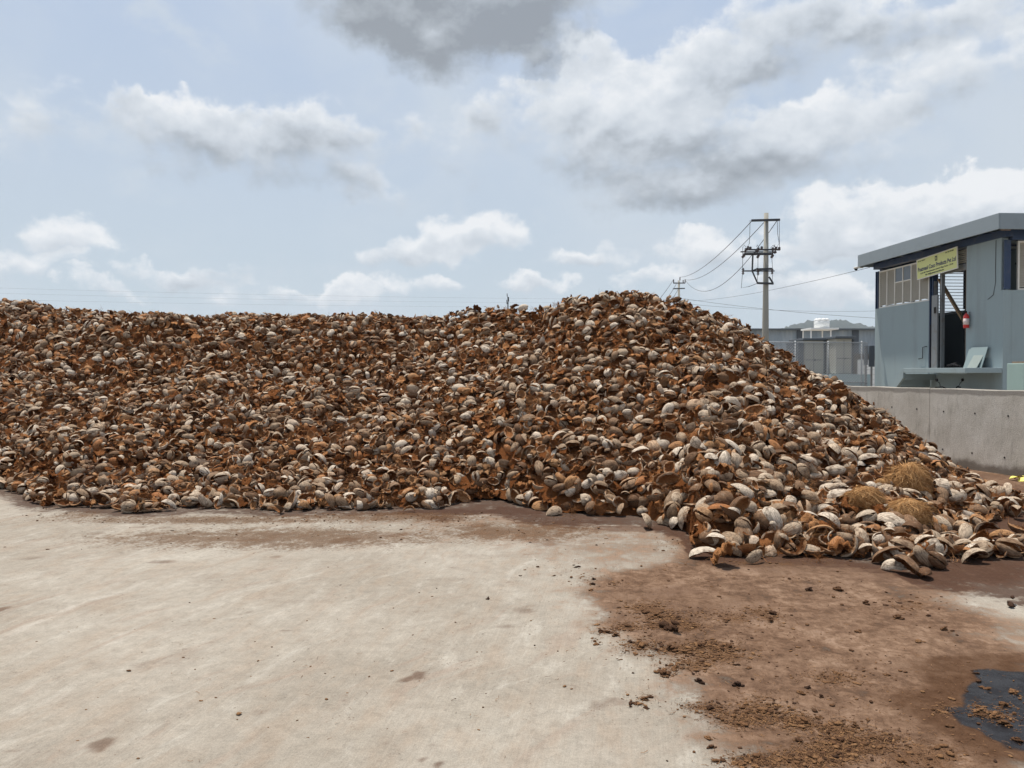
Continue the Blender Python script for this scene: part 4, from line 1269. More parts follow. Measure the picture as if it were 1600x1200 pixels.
# dark inner room: partition with cupboard and machine
pt = cb('partition', pmat('dark_partition', (.10, .125, .14), .7), [(1.55, 1.62, .4, L - .3, 1.65, 3.42)])
cb('cupboard', DARK, [(1.50, 1.545, 3.3, 3.9, 2.5, 2.95)], pt)
cb('rail', STEEL, [(1.52, 1.66, .4, L - .3, 3.425, 3.5)], pt)
cab_ = cb('cupboard', BOARD, [(.62, 1.45, .35, .95, 1.65, 4.82)])
cb('cupboard_hinge', DARK, [(.55, 1.2, .332, .348, 4.42, 4.47)], cab_)
# thin cable pinned down the outside wall
m = MB(); m.tube([(-.012, .30, 5.05), (-.012, .31, 4.3), (-.012, .30, 3.95), (-.012, .38, 3.62), (-.012, .60, 3.52)], .006, 5); m.build('cable', DARK, cabin)
# bent bracket on the wall by the door
m = MB(); m.tube([(-.02, 3.34, 2.35), (-.05, 3.34, 2.35), (-.05, 3.50, 2.33), (-.05, 3.50, 1.98 + .02), (-.05, 3.72, 1.98), (-.01, 3.74, 1.98)], .012, 6); m.build('bracket', DARK, cabin)
# platform and stair
cb('platform', BLUEGREY, [(-1.0, -.003, .02, 2.9, 1.555, 1.69)], bevel=.008)
m = MB()
for i in range(8):
    y = 2.92 + i * .25; z = 1.52 - i * .19
    m.box(-.92, -.01, y, y + .27, z - .19, z)
vs = [(-1.0, 2.903, 1.69), (-1.0, 5.0, .10), (-1.0, 5.0, -.02), (-1.0, 4.75, -.02), (-1.0, 2.903, 1.40)]
vs += [(x + .07, y, z) for x, y, z in vs]
m.add(vs, [(0, 1, 2, 3, 4), (9, 8, 7, 6, 5)] + [(i, (i + 1) % 5, 5 + (i + 1) % 5, 5 + i) for i in range(5)])
m.build('stair', BLUEGREY, cabin)


def loc(x, y, z): return CO + NB * x + UB * y + Vector((0, 0, z))


def text_mesh(name, s, size, mat, parent, pos, bold=0.0, squeeze=1.0):
    c = bpy.data.curves.new(name, 'FONT'); c.body = s; c.size = size; c.align_x = 'CENTER'; c.extrude = .0015; c.offset = bold
    t = bpy.data.objects.new(name + '_tmp', c); COL.objects.link(t)
    dg = bpy.context.evaluated_depsgraph_get(); dg.update()
    me = bpy.data.meshes.new_from_object(t.evaluated_get(dg)); me.name = name
    bpy.data.objects.remove(t)
    me.materials.clear(); me.materials.append(mat)
    o = bpy.data.objects.new(name, me); COL.objects.link(o); o.parent = parent
    o.location = pos; o.scale = (squeeze, 1, 1)
    return o


# yellow company board: local x along the board, y up, z out of it
sa = loc(-.14, 3.66, 4.42); sb = loc(-.14, 1.72, 4.52)
sx = (sb - sa); SL = sx.length; sx.normalize(); sz = Vector((-sx.y * -1, 0, 0))
nrm_ = sx.cross(Vector((0, 0, 1))).normalized()
if nrm_.dot(Vector((-1, 0, 0))) < 0: nrm_ = -nrm_
sy = nrm_.cross(sx).normalized()
SIGNM = pmat('lime_yellow_board', (.60, .62, .245), .5, .05, 2)
INK = pmat('sign_ink', (.035, .04, .10), .6, .05); INK2 = pmat('sign_small_ink', (.07, .08, .05), .6, .05)
sign = bpy.data.objects.new('company_sign', None); COL.objects.link(sign)
mt = Matrix.Identity(4)
for i in range(3): mt[i][0] = sx[i]; mt[i][1] = sy[i]; mt[i][2] = nrm_[i]; mt[i][3] = sa[i]
sign.matrix_world = mt
tag(sign, 'lime yellow company name board hung across the cabin doorway', 'sign')
SH = .57
MB().box(0, SL, 0, SH, -.02, 0).build('board', SIGNM, sign)
MB().box(-.025, SL + .025, -.025, 0, -.022, .006).box(-.025, SL + .025, SH, SH + .025, -.022, .006).box(-.025, 0, 0, SH, -.022, .006).box(SL, SL + .025, 0, SH, -.022, .006).build('frame', WHITE, sign)
text_mesh('lettering', 'Poatmaui Coco Products Pvt Ltd', .175, INK, sign, (SL / 2, .215, .002), .004, .80)
text_mesh('lettering', 'Sy No 98/1 Vasanthanarasapura Industrial Village Tumkur - 572128', .062, INK2, sign, (SL / 2, .125, .002), .001, .95)
text_mesh('lettering', 'Mail : info@poatmauicocoproducts.com', .062, INK2, sign, (SL / 2 - .1, .045, .002), .002, .9)
text_mesh('lettering', 'GST No : 29AAKCP', .05, INK2, sign, (.24, SH - .06, .002), .001, .9)
text_mesh('lettering', 'CIN : U01119KA2021', .05, INK2, sign, (SL - .33, SH - .06, .002), .001, .9)
MB().box(SL / 2 - .055, SL / 2 + .055, .385, .53, .001, .004).build('emblem', INK2, sign)
MB().box(SL / 2 - .02, SL / 2 + .02, .42, .49, .0045, .006).build('emblem', SIGNM, sign)

# fire extinguisher hung on the wall beside the door
fe = empty('fire_extinguisher', loc(-.10, 1.36, 2.80), 'red fire extinguisher with black hose hanging on the cabin wall', 'fire extinguisher', rz=BROT)
MB().lathe([(.0, 0), (.068, .0), (.075, .015), (.075, .30), (.068, .34), (.045, .375), (.02, .395), (.018, .42), (0, .42)], n=20).build('cylinder', RED, fe, True)
m = MB().lathe([(.0762, .09), (.0764, .09), (.0764, .26), (.0762, .26)], n=20); m.build('paper_label', pmat('extinguisher_label', (.62, .50, .48), .5), fe, True)
MB().box(-.05, .02, -.012, .012, .425, .44).box(-.06, .02, -.012, .012, .455, .468).box(-.012, .012, -.014, .014, .41, .46).build('valve', BLACK, fe)
MB().tube([(0, .02, .44), (-.02, .10, .43), (-.03, .155, .36), (-.03, .16, .25), (-.03, .13, .15), (-.03, .09, .10), (-.04, .085, .06)], .011, 6).build('hose', BLACK, fe, True)
MB().box(.076, .096, -.02, .02, .2, .45).build('wall_hook', STEEL, fe)

# boards leaning on the wall and a bundle on the platform
def lean_board(y0, y1, h, xo, label, mat_):
    m = MB(); x0, x1 = -.19 + xo, -.03 + xo * .8
    vs = [(x0, y0, 1.693), (x0, y1, 1.693), (x1, y1 - .02, 1.693 + h), (x1, y0 - .02, 1.693 + h)]
    vs += [(x - .018, y, z + .002) for x, y, z in vs]
    m.add([loc(*v) for v in vs], [(0, 1, 2, 3), (7, 6, 5, 4), (0, 4, 5, 1), (1, 5, 6, 2), (2, 6, 7, 3), (3, 7, 4, 0)])
    tag(m.build('leaning_board', mat_), label, 'board')


lean_board(.52, 1.28, .56, -.02, 'large pale sheet leaning on the cabin wall under the extinguisher', BOARD)
lean_board(.60, 1.0, .34, -.10, 'smaller cream sheet leaning in front of the large pale sheet', pmat('cream_board', (.25, .29, .27), .6))
m = MB(); r = random.Random(3)
pts = [loc(-.86 + .05 * math.sin(i), .98 - i * .10, 1.735 + .04 * math.sin(i * .6)) for i in range(7)]
m.tube(pts, .045, 8, .035); m.tube([p + Vector((.03, .02, .03)) for p in pts[1:5]], .035, 7)
tag(m.build('black_bundle', BUNDLE, smooth=True), 'black rolled bundle lying on the cabin platform edge', 'bundle')
m = MB(); m.bar(loc(.15, 3.02, 4.35), loc(.45, 1.40, 2.05), .11, .05)
tag(m.build('timber_prop', WOOD), 'slanting rough timber plank leaning across the cabin doorway', 'plank')
# camera under the eave
cc = empty('security_camera', loc(-.62, L + .12, 5.13), 'small white dome camera on an arm under the roof corner', 'camera', rz=BROT)
MB().tube([(.25, 0, .03), (0, 0, .02)], .02, 6).build('arm', WHITE, cc)
MB().lathe([(0, .06), (.075, .05), (.08, 0), (.06, -.01)], n=14).build('housing', WHITE, cc, True)
MB().lathe([(.055, -.01), (.05, -.045), (.025, -.068), (0, -.072)], n=12).build('lens_dome', BLACK, cc, True)

# gate pillar right of the cabin
gp = empty('gate_pillar', (10.24 + .3, 15.7, 0), 'pale green square pillar with a brick-coloured top at the picture\'s right edge', 'pillar')
MB().box(-.27, .27, -.27, .27, 0, 1.76).build('shaft', pmat('pale_green_paint', (.30, .40, .37), .75, .1, 2, streak=True), gp, bevel=.01)
MB().box(-.18, .27, -.25, .25, 1.763, 1.80).build('cap', RUST, gp)

# motorbike parked under the platform
bk = empty('motorbike', (11.86, 21.3, 0), 'dark motorbike parked under the cabin platform, only bars and mirrors above the wall', 'motorbike', rz=R(8))
for y in (-.68, .68):
    w = MB().lathe([(.25, -.04), (.30, -.045), (.315, 0), (.30, .045), (.25, .04)], (0, y, .315), 24, 'x').build('wheel', BLACK, bk, True)
    m = MB().lathe([(.03, -.05), (.05, -.05), (.05, .05), (.03, .05)], (0, y, .315), 10, 'x')
    for k in range(8):
        a = k * PI / 4; m.bar((0, y, .315), (0, y + .25 * math.cos(a), .315 + .25 * math.sin(a)), .012)
    m.build('rim', STEEL, w)
MB().tube([(0, -.42, .80), (0, -.25, .93), (0, 0, .97), (0, .12, .88)], .13, 10, .10).build('fuel_tank', pmat('bike_paint', (.03, .03, .035), .3), bk, True)
MB().tube([(0, .05, .86), (0, .35, .84), (0, .75, .90)], .10, 8, .08).build('seat', BLACK, bk, True)
MB().box(-.13, .13, -.28, .15, .33, .70).build('engine', STEEL, bk, bevel=.03)
m = MB()
for x in (-.09, .09): m.tube([(x, -.68, .32), (x, -.46, 1.04)], .022, 8)
m.build('fork', STEEL, bk, True)
m = MB(); m.bar((0, -.4, .75), (0, .6, .6), .04); m.bar((0, -.4, .75), (0, -.1, .3), .04); m.bar((0, .6, .6), (0, .68, .32), .05); m.build('frame', BLACK, bk)
MB().tube([(-.38, -.30, 1.16), (-.22, -.38, 1.18), (-.1, -.45, 1.10), (.1, -.45, 1.10), (.22, -.38, 1.18), (.38, -.30, 1.16)], .016, 8).build('handlebar', BLACK, bk, True)
MB().lathe([(0, -.1), (.06, -.09), (.085, 0), (.085, .03), (0, .04)], (0, -.52, 1.04), 14, 'y').build('headlight', BLACK, bk, True)
for sgn in (-1, 1):
    q = MB().tube([(sgn * .27, -.36, 1.17), (sgn * .30, -.38, 1.27), (sgn * .37, -.37, 1.33)], .008, 6); q = q.build('mirror', BLACK, bk, True)
    MB().lathe([(0, -.012), (.035, -.01), (.045, 0), (.035, .01), (0, .012)], (sgn * .385, -.37, 1.365), 12, 'y').build('mirror_head', BLACK, q, True)

# ------------------------------------------------------------------ chain-link fence
GALV = pmat('galvanised_wire', (.36, .38, .40), .5, .1, 10, metal=.2)
FY = 27.2


def build_fence():
    A = Vector((7.0, 26.9, 0)); B = Vector((12.75, 27.6, 0)); d = (B - A); Ln = d.length; d.normalize()
    root = empty('chain_link_fence', A, 'galvanised chain-link fence between heap and cabin', 'fence', rz=math.atan2(d.y, d.x))
    H0, H1 = .05, 2.62
    m = MB(); s_ = .10; w = .006
    k = int((Ln + H1) / s_) + 2
    for i in range(-int((H1) / s_), k):
        for sg in (1, -1):
            # x = x0 + sg*(z-H0)
            x0 = i * s_; za, zb = H0, H1
            xa, xb = x0, x0 + sg * (H1 - H0)
            lo_, hi_ = 0.0, Ln
            ta, tb = 0.0, 1.0
            dx = xb - xa
            t0, t1 = sorted([(lo_ - xa) / dx, (hi_ - xa) / dx]); ta = max(ta, t0); tb = min(tb, t1)
            if tb - ta < .02: continue
            m.bar((xa + dx * ta, .004 * sg, H0 + (H1 - H0) * ta), (xa + dx * tb, .004 * sg, H0 + (H1 - H0) * tb), w * 2, w * 2, up=(0, 1, 0))
    m.build('mesh', GALV, root)
    for px in (1190, 1245, 1300, 1357):
        t = at(px, 540, 27.2); x = (t - A).dot(d)
        MB().tube([(x, .04, 0), (x, .04, 2.68)], .024, 8).build('post', GALV, root, True)
    for z in (2.63, 1.2):
        MB().tube([(0, .02, z), (Ln, .02, z)], .018, 6).build('rail', GALV, root, True)


build_fence()

# ------------------------------------------------------------------ kiosks, block wall, shed, tank behind the fence
BEIGE = pmat('beige_panel', (.385, .375, .325), .55, .07, 2.5, streak=True)
LOUV = pmat('dark_grille', (.055, .068, .085), .6, .15, 5)
PLINTH = pmat('pale_blue_plinth', (.33, .42, .45), .75, .1, 2)
ROOFG = pmat('dark_roof_sheet', (.085, .10, .115), .6, .1, 3)


def kiosk(px0, px1, py0, py1, Y, side, label, depth=1.6):
    a = at(px0, py1, Y); b = at(px1, py0, Y)
    root = empty('equipment_kiosk', (a.x, Y, 0), label, 'kiosk')
    w = b.x - a.x; z0 = a.z; z1 = b.z
    MB().box(-.3, w + .7, -.25, depth + .2, 0, z0 - .02).build('plinth', PLINTH, root)
    MB().box(0, w, 0, depth, z0, z1).build('cabinet', BEIGE, root, bevel=.02)
    m = MB(); m.box(w + .003, w + side, .02, depth, z0 - .015, z1 - .02)
    g = m.build('grille', LOUV, root)
    m = MB()
    for i in range(int((z1 - z0) / .12)): m.box(w + .01, w + side - .01, -.005, .018, z0 + .05 + i * .12, z0 + .09 + i * .12)
    m.build('slat', DARK, g)
    MB().box(-.07, w + side + .04, -.12, depth + .1, z1 + .002, z1 + .10).build('roof', ROOFG, root, bevel=.01)
    MB().box(.04, w - .04, -.010, -.003, z0 + (z1 - z0) * .43, z0 + (z1 - z0) * .445).box(w * .5 - .008, w * .5 + .008, -.010, -.003, z0 + .06, z1 - .06).build('door_seam', LOUV, root)
    MB().box(w * .54, w * .58, -.04, -.003, z0 + (z1 - z0) * .40, z0 + (z1 - z0) * .46).build('handle', DARK, root)


kiosk(1256, 1287, 532, 586, 34.0, .50, 'beige metal equipment kiosk with dark grille, the left one behind the fence')
kiosk(1306, 1331, 529, 584, 33.0, .10, 'beige metal equipment kiosk, the right one and slightly taller behind the fence')
tag(MB().box(*(lambda a, b: (a.x, b.x, 33.9, 35.4, 0, b.z))(at(1246, 590, 34), at(1254.5, 534, 34))).build('grille_cabinet', LOUV, bevel=.02), 'narrow dark grille cabinet left of the left beige kiosk', 'cabinet')


def block_wall():
    Y = 37.0
    a = at(1332, 597, Y); b = at(1372, 562, Y)
    root = empty('block_wall', (a.x, Y, 0), 'white aerated block wall under a brown concrete beam behind the fence', 'wall')
    w = b.x - a.x + .6; x = 0.22; z = 0; row = 0
    m = MB()
    while z < b.z - .1:
        xx = .22 - (.3 if row % 2 else 0)
        while xx < w:
            x0, x1 = max(xx, .22), min(xx + .59, w)
            if x1 - x0 > .05: m.box(x0, x1, 0, .2, z, z + .228)
            xx += .6
        z += .24; row += 1
    m.build('blocks', pmat('white_aerated_block', (.80, .80, .78), .8, .12, 3), root)
    br = pmat('raw_concrete_brown', (.13, .105, .082), .85, .15, 3)
    MB().box(-.06, .215, -.03, .22, 0, b.z + .28).build('column', br, root)
    MB().box(.218, w, -.03, .22, b.z + .02, b.z + .28).build('beam', br, root)
    Yc_ = 31.0
    for p0, p1, q0, q1, lb in ((1352, 1356.5, 540, 570, 'left narrow dark panel standing before the white block wall'), (1359.5, 1367, 540, 573, 'right dark panel by the cabin corner before the white block wall')):
        c0 = at(p0, q1, Yc_); c1 = at(p1, q0, Yc_)
        r_ = empty('meter_panel', (c0.x, Yc_, 0), lb, 'panel')
        ww = c1.x - c0.x
        MB().box(0, ww, 0, .15, c0.z, c1.z).build('box', LOUV, r_, bevel=.01)
        MB().box(ww / 2 - .03, ww / 2 + .03, .05, .11, 0, c0.z - .002).build('leg', STEEL, r_)


block_wall()


def shed():
    Y = 72.0
    m_, T, b = new_mat('corrugated_sheet')
    tc = T.n('ShaderNodeTexCoord').outputs['Object']
    n = T.noise(T.vm('MULTIPLY', tc, (1, 1, .12)), 1.1, 6, .65)
    c = T.ramp(n, [(.3, (.17, .21, .25)), (.5, (.25, .30, .345)), (.7, (.34, .38, .41))])
    T.set(b.inputs['Base Color'], c); b.inputs['Roughness'].default_value = .55; b.inputs['Metallic'].default_value = .1
    root = empty('factory_shed', (14, Y, 0), 'long low blue-grey corrugated factory shed with dark posts', 'shed')
    top = at(1250, 516, Y).z
    X0, X1 = -6.0, 46.0
    vs = []; fs = []; x = X0; i = 0
    while x < X1:
        yy = 0 if (i // 2) % 2 else -.06
        vs += [(x, yy, 2.0), (x, yy, top)]
        x += .10 if i % 2 == 0 else .22; i += 1
    for k in range(len(vs) // 2 - 1): fs.append((2 * k, 2 * k + 2, 2 * k + 3, 2 * k + 1))
    MB().add(vs, fs).build('cladding', m_, root)
    MB().box(X0, X1, -.03, .2, 0, 1.98).build('base_wall', pmat('shed_base', (.33, .34, .33), .8, .1, 1), root)
    for px in (1249, 1336, 1160, 1425):
        xx = at(px, 540, Y).x - 14
        MB().box(xx - .28, xx + .28, -.16, -.07, 1.0, top).build('post', LOUV, root)
    m = MB(); m.add([(X0 - .3, -.6, top), (X1 + .3, -.6, top), (X1 + .3, 15, top + .15), (X0 - .3, 15, top + .15), (X0 - .3, -.6, top + .14), (X1 + .3, -.6, top + .14), (X1 + .3, 15, top + .29), (X0 - .3, 15, top + .29)],
                    [(0, 3, 2, 1), (4, 5, 6, 7), (0, 1, 5, 4), (1, 2, 6, 5), (2, 3, 7, 6), (3, 0, 4, 7)])
    m.build('roof', ROOFG, root)
    MB().box(X0, X0 + .2, .2, 14.9, 0, top).build('end_wall', m_, root)
    MB().box(X1 - .2, X1, .2, 14.9, 0, top).build('end_wall', m_, root)
    tag(MB().box(22.0, 22.55, Y - 1.4, Y - .9, 1.6, 3.3).box(22.2, 22.35, Y - 1.2, Y - 1.1, 0, 1.6).build('notice_box', WHITE), 'small white box on a post before the shed', 'box')


shed()


def tank():
    Y = 52.0
    a = at(1272.5, 513, Y); b = at(1295.5, 498, Y); c = (a + b) / 2
    root = empty('water_tank', (c.x, Y, 0), 'white water tank with scalloped lid on a slender stand above the shed roof', 'water tank')
    r_ = (b.x - a.x) / 2; z0 = a.z; z1 = b.z
    WT = pmat('white_tank', (.72, .73, .72), .4, .05, 3)
    MB().lathe([(0, z0), (r_, z0), (r_, z0 + (z1 - z0) * .72), (r_ * .97, z0 + (z1 - z0) * .75), (0, z0 + (z1 - z0) * .78)], n=28).build('body', WT, root, True)
    for k in range(8):
        a_ = k * PI / 4
        MB().lathe([(r_ * .34, z0 + (z1 - z0) * .74), (r_ * .38, z0 + (z1 - z0) * .84), (r_ * .30, z0 + (z1 - z0) * .97), (0, z1 + .02)], (r_ * .68 * math.cos(a_), r_ * .68 * math.sin(a_), 0), 10).build('lid_lobe', WT, root, True)
    p0 = at(1259, 515, Y).x - c.x; p1 = at(1302, 515, Y).x - c.x
    MB().box(p0, p1, -.9, .9, z0 - .12, z0 - .01).build('platform', WT, root)
    for x in (at(1261, 520, Y).x - c.x, at(1291.5, 520, Y).x - c.x):
        for y in (-.7, .7): MB().tube([(x, y, 0), (x, y, z0 - .125)], .045, 8).build('leg', WT, root)


tank()


def hill():
    nx, ny = 150, 26
    xs = np.linspace(420, 960, nx); ys = np.linspace(1380, 1900, ny)
    X, Y = np.meshgrid(xs, ys)
    pxx = 800 + FPX * xs / 1560
    prof = np.interp(pxx, [1130, 1212, 1230, 1250, 1262, 1285, 1308, 1330, 1352, 1372, 1450], [30, 64, 69, 75, 79, 77.5, 79, 75, 70, 66, 50])
    H = prof[None, :] * np.exp(-((Y - 1560) / 130.0) ** 2) * 1560 / FPX
    H = H * (1 + .02 * np.random.default_rng(2).normal(size=H.shape)) + np.random.default_rng(4).uniform(0, 3.2, H.shape) * (H > 10)
    me = bpy.data.meshes.new('hill'); np_mesh(me, np.stack([X, Y, H], -1).reshape(-1, 3), grid_faces(ny, nx, 0))
    m, T, b = new_mat('scrub_hill')
    g = T.n('ShaderNodeNewGeometry').outputs['Position']
    n = T.noise(g, .05, 6, .7)
    T.set(b.inputs['Base Color'], T.ramp(n, [(.35, (.006, .013, .008)), (.6, (.014, .024, .013)), (.75, (.028, .034, .020))])); b.inputs['Roughness'].default_value = .95
    me.materials.append(m)
    o = bpy.data.objects.new('hill', me); COL.objects.link(o); tag(o, 'low wooded hill on the horizon', kind='structure')


hill()

# ------------------------------------------------------------------ poles and wires
POLE = pmat('grey_concrete_pole', (.30, .29, .255), .85, .15, 3, streak=True)
IRON = pmat('dark_iron', (.035, .037, .042), .6, .2, 6)
CERAM = pmat('brown_insulator', (.06, .035, .03), .3, .1, 6)


def at_(px, py, Y, o): return at(px, py, Y) - o


def big_pole():
    Y = 32.0
    base = at(1195.5, 600, Y); base.z = 0
    root = empty('power_pole', base, 'tall grey concrete power pole with switchgear crossarms, right of the heap\'s peak', 'utility pole')
    q = lambda px, py, dy=0: at(px, py, Y + dy) - base
    top = q(1197.3, 333)
    MB().tube([(0, 0, 0), (0.0, 0, 3.2), top * .5 + Vector((0, 0, 1.6)) if False else (top.x * .55, 0, top.z * .6), top], .158, 10, .088).build('shaft', POLE, root, True)
    f = -.16
    # crossarms
    MB().bar(q(1174, 344.6, f), q(1218.5, 343.4, f), .07, .09).build('crossarm', IRON, root)
    MB().bar(q(1170, 390.2, f), q(1219, 390.2, f), .06, .06).build('crossarm', IRON, root)
    MB().bar(q(1161, 397.4, f), q(1208, 397.2, f), .06, .07).bar(q(1157, 393.5, f + .3), q(1212, 393.6, f + .3), .03, .05).bar(q(1163, 395.5, f - .2), q(1206, 395.5, f - .2), .03, .03).build('crossarm', IRON, root)
    MB().bar(q(1160, 423.4, f), q(1210, 423.4, f), .045, .05).bar(q(1176, 423, f), q(1184, 419.5, f), .07, .06).bar(q(1183, 420.8, f), q(1206, 420, f), .06, .08).build('crossarm', IRON, root)
    MB().bar(q(1183, 442.3, f), q(1208.5, 443.2, f), .07, .08).build('crossarm', IRON, root)
    MB().bar(q(1176.3, 398, f - .04), q(1175.3, 424, f - .04), .055, .055).bar(q(1175.5, 424, f - .04), q(1183.5, 442, f - .04), .05, .05).build('brace', IRON, root)
    MB().bar(q(1178, 396, f - .09), q(1186, 388.5, f - .09), .06, .06).build('brace', IRON, root)
    MB().bar(q(1201.5, 432.5, f - .04), q(1207.5, 442, f - .04), .055, .055).build('brace', IRON, root)
    # insulators
    ins = [(1165, 391, 7, 18), (1168.5, 388, 7, 8), (1172.5, 388, 5, 0), (1184.5, 391, 8, 22), (1190, 388, 6, 10), (1207.5, 391, 9, 0), (1212, 388.5, 6, 25), (1217.5, 388.5, 5, 0), (1161.5, 400.5, 6, 45), (1184.5, 400.5, 6, 30), (1206.5, 400.5, 6, 35), (1161, 424, 10, 0), (1184.4, 425, 10, 0), (1206.5, 424, 9, 0), (1211, 394, 4, 60)]
    for x, y, h, tl in ins:
        p = q(x, y, f - .12); hh = h / FPX * Y / 2; a = R(tl)
        d = Vector((math.sin(a), 0, math.cos(a)))
        m = MB(); m.tube([p - d * hh, p + d * hh], .032, 7)
        for s_ in (-.6, 0, .6): m.tube([p + d * hh * s_ - d * .012, p + d * hh * s_ + d * .012], .058, 8)
        m.build('insulator', CERAM, root)
    # jumper leads
    J = [[(1172, 344, 0), (1171.5, 365, 0), (1171, 380, 0), (1168, 386, 0)], [(1214.5, 345, 0), (1215, 365, 0), (1217.5, 380, 0), (1214, 386, 0)], [(1217.5, 345, 0), (1217.8, 386, 0)],
         [(1160.5, 400, 0), (1160.3, 423, 0)], [(1165, 386, 0), (1163, 382.5, 0), (1160.6, 386, 0), (1160.4, 400, 0)], [(1184.3, 402, 0), (1184.2, 421, 0)], [(1206, 402, 0), (1207, 420, 0)],
         [(1160, 429, 0), (1158.2, 450, 0), (1170, 447.8, 0), (1183, 443, 0)], [(1184, 430, 0), (1183, 441, 0)], [(1207, 429, 0), (1206.5, 441, 0)], [(1186, 387, 0), (1183, 382.5, 0), (1182, 386, 0)], [(1208, 387, 0), (1211, 382, 0), (1210, 386, 0)], [(1204, 388, 0), (1208, 383, 0), (1212, 386, 0)]]
    for p in J:
        MB().tube([q(x, y, f - .14) for x, y, _ in p], .010, 5).build('jumper_lead', IRON, root)


big_pole()


def small_pole():
    Y = 76.0
    base = at(1059.5, 600, Y); base.z = 0
    root = empty('power_pole', base, 'distant slim power pole with two crossarms just behind the heap\'s peak', 'utility pole')
    q = lambda px, py: at(px, py, Y - .2) - base
    top = q(1061.5, 438); top.y = 0
    MB().tube([(0, 0, 0), top], .16, 8, .10).build('shaft', POLE, root, True)
    MB().bar(q(1052, 442.3), q(1070.5, 442.3), .09, .10).build('crossarm', IRON, root)
    MB().bar(q(1051.5, 451.2), q(1070, 450.6), .09, .10).build('crossarm', IRON, root)
    for x, y0, y1 in ((1052.5, 436.5, 442), (1062.5, 433, 438), (1070.5, 436.5, 442), (1067.5, 437.5, 442)):
        MB().tube([q(x, y0), q(x, y1)], .05, 7).build('insulator', CERAM, root)


small_pole()


def wire(a, b, sag, r, label, group='power lines between the poles', n=26):
    pts = []
    for i in range(n + 1):
        t = i / n; p = Vector(a).lerp(Vector(b), t); p.z -= sag * 4 * t * (1 - t); pts.append(p)
    o0 = pts[0].copy()
    o = MB().tube([p - o0 for p in pts], r, 5).build('overhead_wire', IRON)
    o.location = o0
    tag(o, label, 'wire', group)


Yp = 31.8
wire(at(1175, 345, Yp), at(1063, 433, 75.8), .55, .016, 'upper of three sagging wires from the tall pole to the distant pole')
wire(at(1196, 345, Yp), at(1070, 437, 75.8), .75, .016, 'middle of three sagging wires from the tall pole to the distant pole')
wire(at(1214, 345, Yp), at(1070.5, 437.5, 75.8), 1.9, .016, 'lowest of three sagging wires from the tall pole to the distant pole')
for i, (xa, ya, lb) in enumerate([(1052.5, 436.5, 'left'), (1057, 443, 'middle'), (1060, 451, 'right')]):
    wire(at(xa, ya, 75.8), at([1003, 1022, 1035][i], [497, 489, 483][i], 50.0), .2, .022, f'{lb} of three short wires dropping from the distant pole behind the heap')
wire(at(1060, 470, 76), loc(-.2, L, 5.15), .35, .008, 'thin wire rising from the distant pole to the cabin eave', 'thin service wires')
wire(at(1064, 466, 76), at(1420, 500, 60), .25, .014, 'upper thin wire crossing low from the distant pole behind the cabin', 'thin service wires')
wire(at(1064, 474, 76), at(1460, 481, 90), .6, .012, 'faint level wire low over the shed', 'thin service wires')
for i, (y0, y1, yy) in enumerate([(446, 470, 120), (455, 476, 122), (466, 482, 124)]):
    o_a = at(-300, y0 - 6, yy); o_b = at(1075, y1 - 2, yy + 10)
    wire(o_a, o_b, .6, .007, ['uppermost', 'middle', 'lowest'][i] + ' of three faint far wires strung low across the left sky', 'far faint wires', 40)

# slim mast behind the heap
mb_ = at(793.5, 600, 60); mb_.z = 0
mast = empty('aerial_mast', mb_, 'slim dark aerial mast poking up behind the heap left of its peak', 'mast')
q = lambda px, py: at(px, py, 60) - mb_
MB().tube([(0, 0, 0), q(793.7, 464)], .07, 6, .05).build('pole', IRON, mast)
MB().tube([q(792.7, 464), q(792.3, 458.5)], .03, 5).build('whip', IRON, mast)
MB().bar(q(794, 464), q(794.3, 471), .10, .12).bar(q(791.8, 474), q(794.5, 474.5), .08, .08).bar(q(791.9, 474), q(791.7, 468.5), .05, .05).build('antenna', IRON, mast)
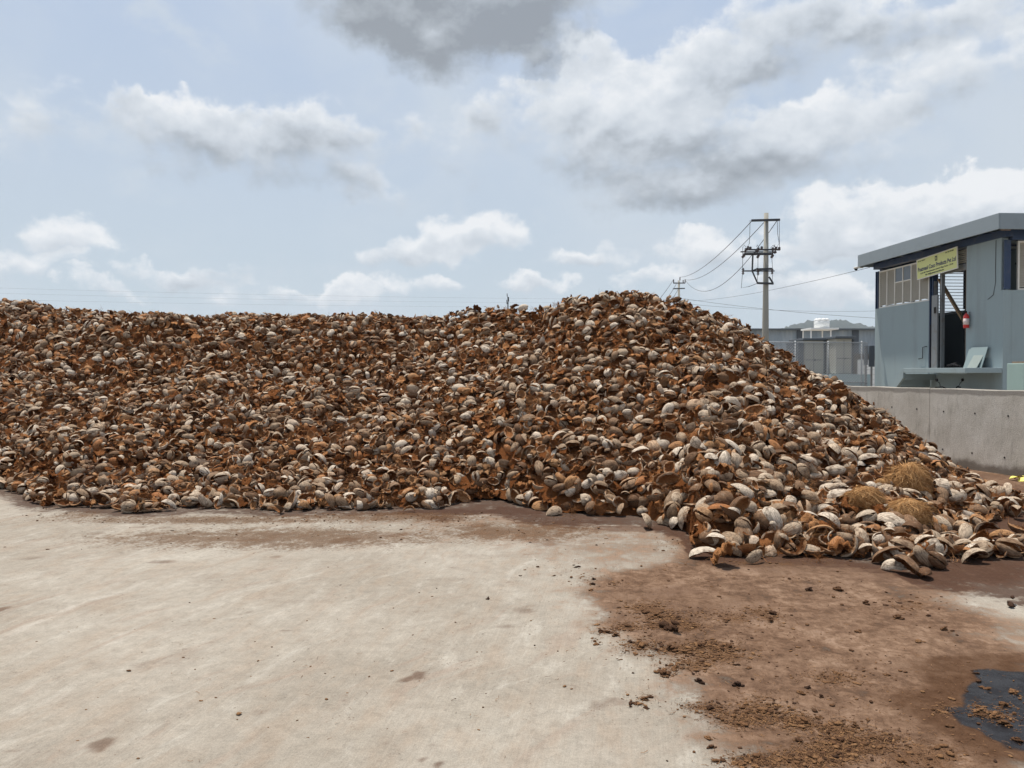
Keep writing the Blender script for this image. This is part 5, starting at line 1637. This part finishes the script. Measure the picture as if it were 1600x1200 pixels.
# dry stalk tips sticking out of the crest
for px, py, Y in ((183, 487, 17.3), (590, 489, 16.4), (597, 490, 16.4)):
    b0 = at(px, py + 14, Y)
    m = MB(); m.tube([(0, 0, 0), (.01, 0, .12), (-.01, .01, .20)], .012, 5, .006)
    for k in range(5): m.tube([(0, 0, .08 + .02 * k), (.05 * math.cos(k * 2.2), .05 * math.sin(k * 2.2), .13 + .02 * k)], .010, 5, .012)
    o = m.build('weed_stalk', pmat('dry_weed', (.05, .06, .03), .9)); o.location = b0
    tag(o, {183: 'little dark weed on the crest at the heap\'s far left', 590: 'left of two dark weeds on the crest left of centre', 597: 'right of two dark weeds on the crest left of centre'}[px], 'weed')

# yellow leaves by the wall foot
YL = pmat('yellow_leaf', (.62, .55, .12), .6, .2, 20)
for i, (px, py) in enumerate(((1586, 751), (1592, 749), (1597, 752))):
    x, y = gnd(px, py); a = i * 1.9
    m = MB(); vs = []
    for k in range(7):
        f = k / 6; w = .05 * math.sin(PI * min(f * 1.02, 1)) + .004; c = Vector((f * .16 - .08, 0, .02 + .03 * math.sin(f * 3 + i)))
        vs += [c + Vector((0, -w, .012)), c, c + Vector((0, w, .015))]
    fs = []
    for k in range(6): fs += [(k * 3, k * 3 + 1, k * 3 + 4, k * 3 + 3), (k * 3 + 1, k * 3 + 2, k * 3 + 5, k * 3 + 4)]
    vs += [v - Vector((0, 0, .002)) for v in vs]; nn = 21; fs += [tuple(nn + q_ for q_ in f[::-1]) for f in fs]
    o = m.add(vs, fs).build('fallen_leaf', YL, smooth=True); o.location = (x, y, 0); o.rotation_euler = (0, 0, a)
    tag(o, ['left', 'middle', 'right'][i] + ' of three curled yellow leaves on the slab by the wall foot', 'leaf', 'yellow leaves by the wall')

# ------------------------------------------------------------------ humid air
hm = bpy.data.materials.new('humid_air'); hm.use_nodes = True
T = NT(hm.node_tree); o_ = T.n('ShaderNodeOutputMaterial'); v_ = T.n('ShaderNodeVolumePrincipled')
v_.inputs['Color'].default_value = (.80, .88, .97, 1); v_.inputs['Density'].default_value = .00022; v_.inputs['Anisotropy'].default_value = .2
T.set(o_.inputs['Volume'], v_.outputs[0])
hz = MB().box(-4100, 4100, -4100, 4100, -1.0, 112.0).build('haze', hm)
tag(hz, 'thin humid haze that pales the far hill', 'haze', kind='stuff')
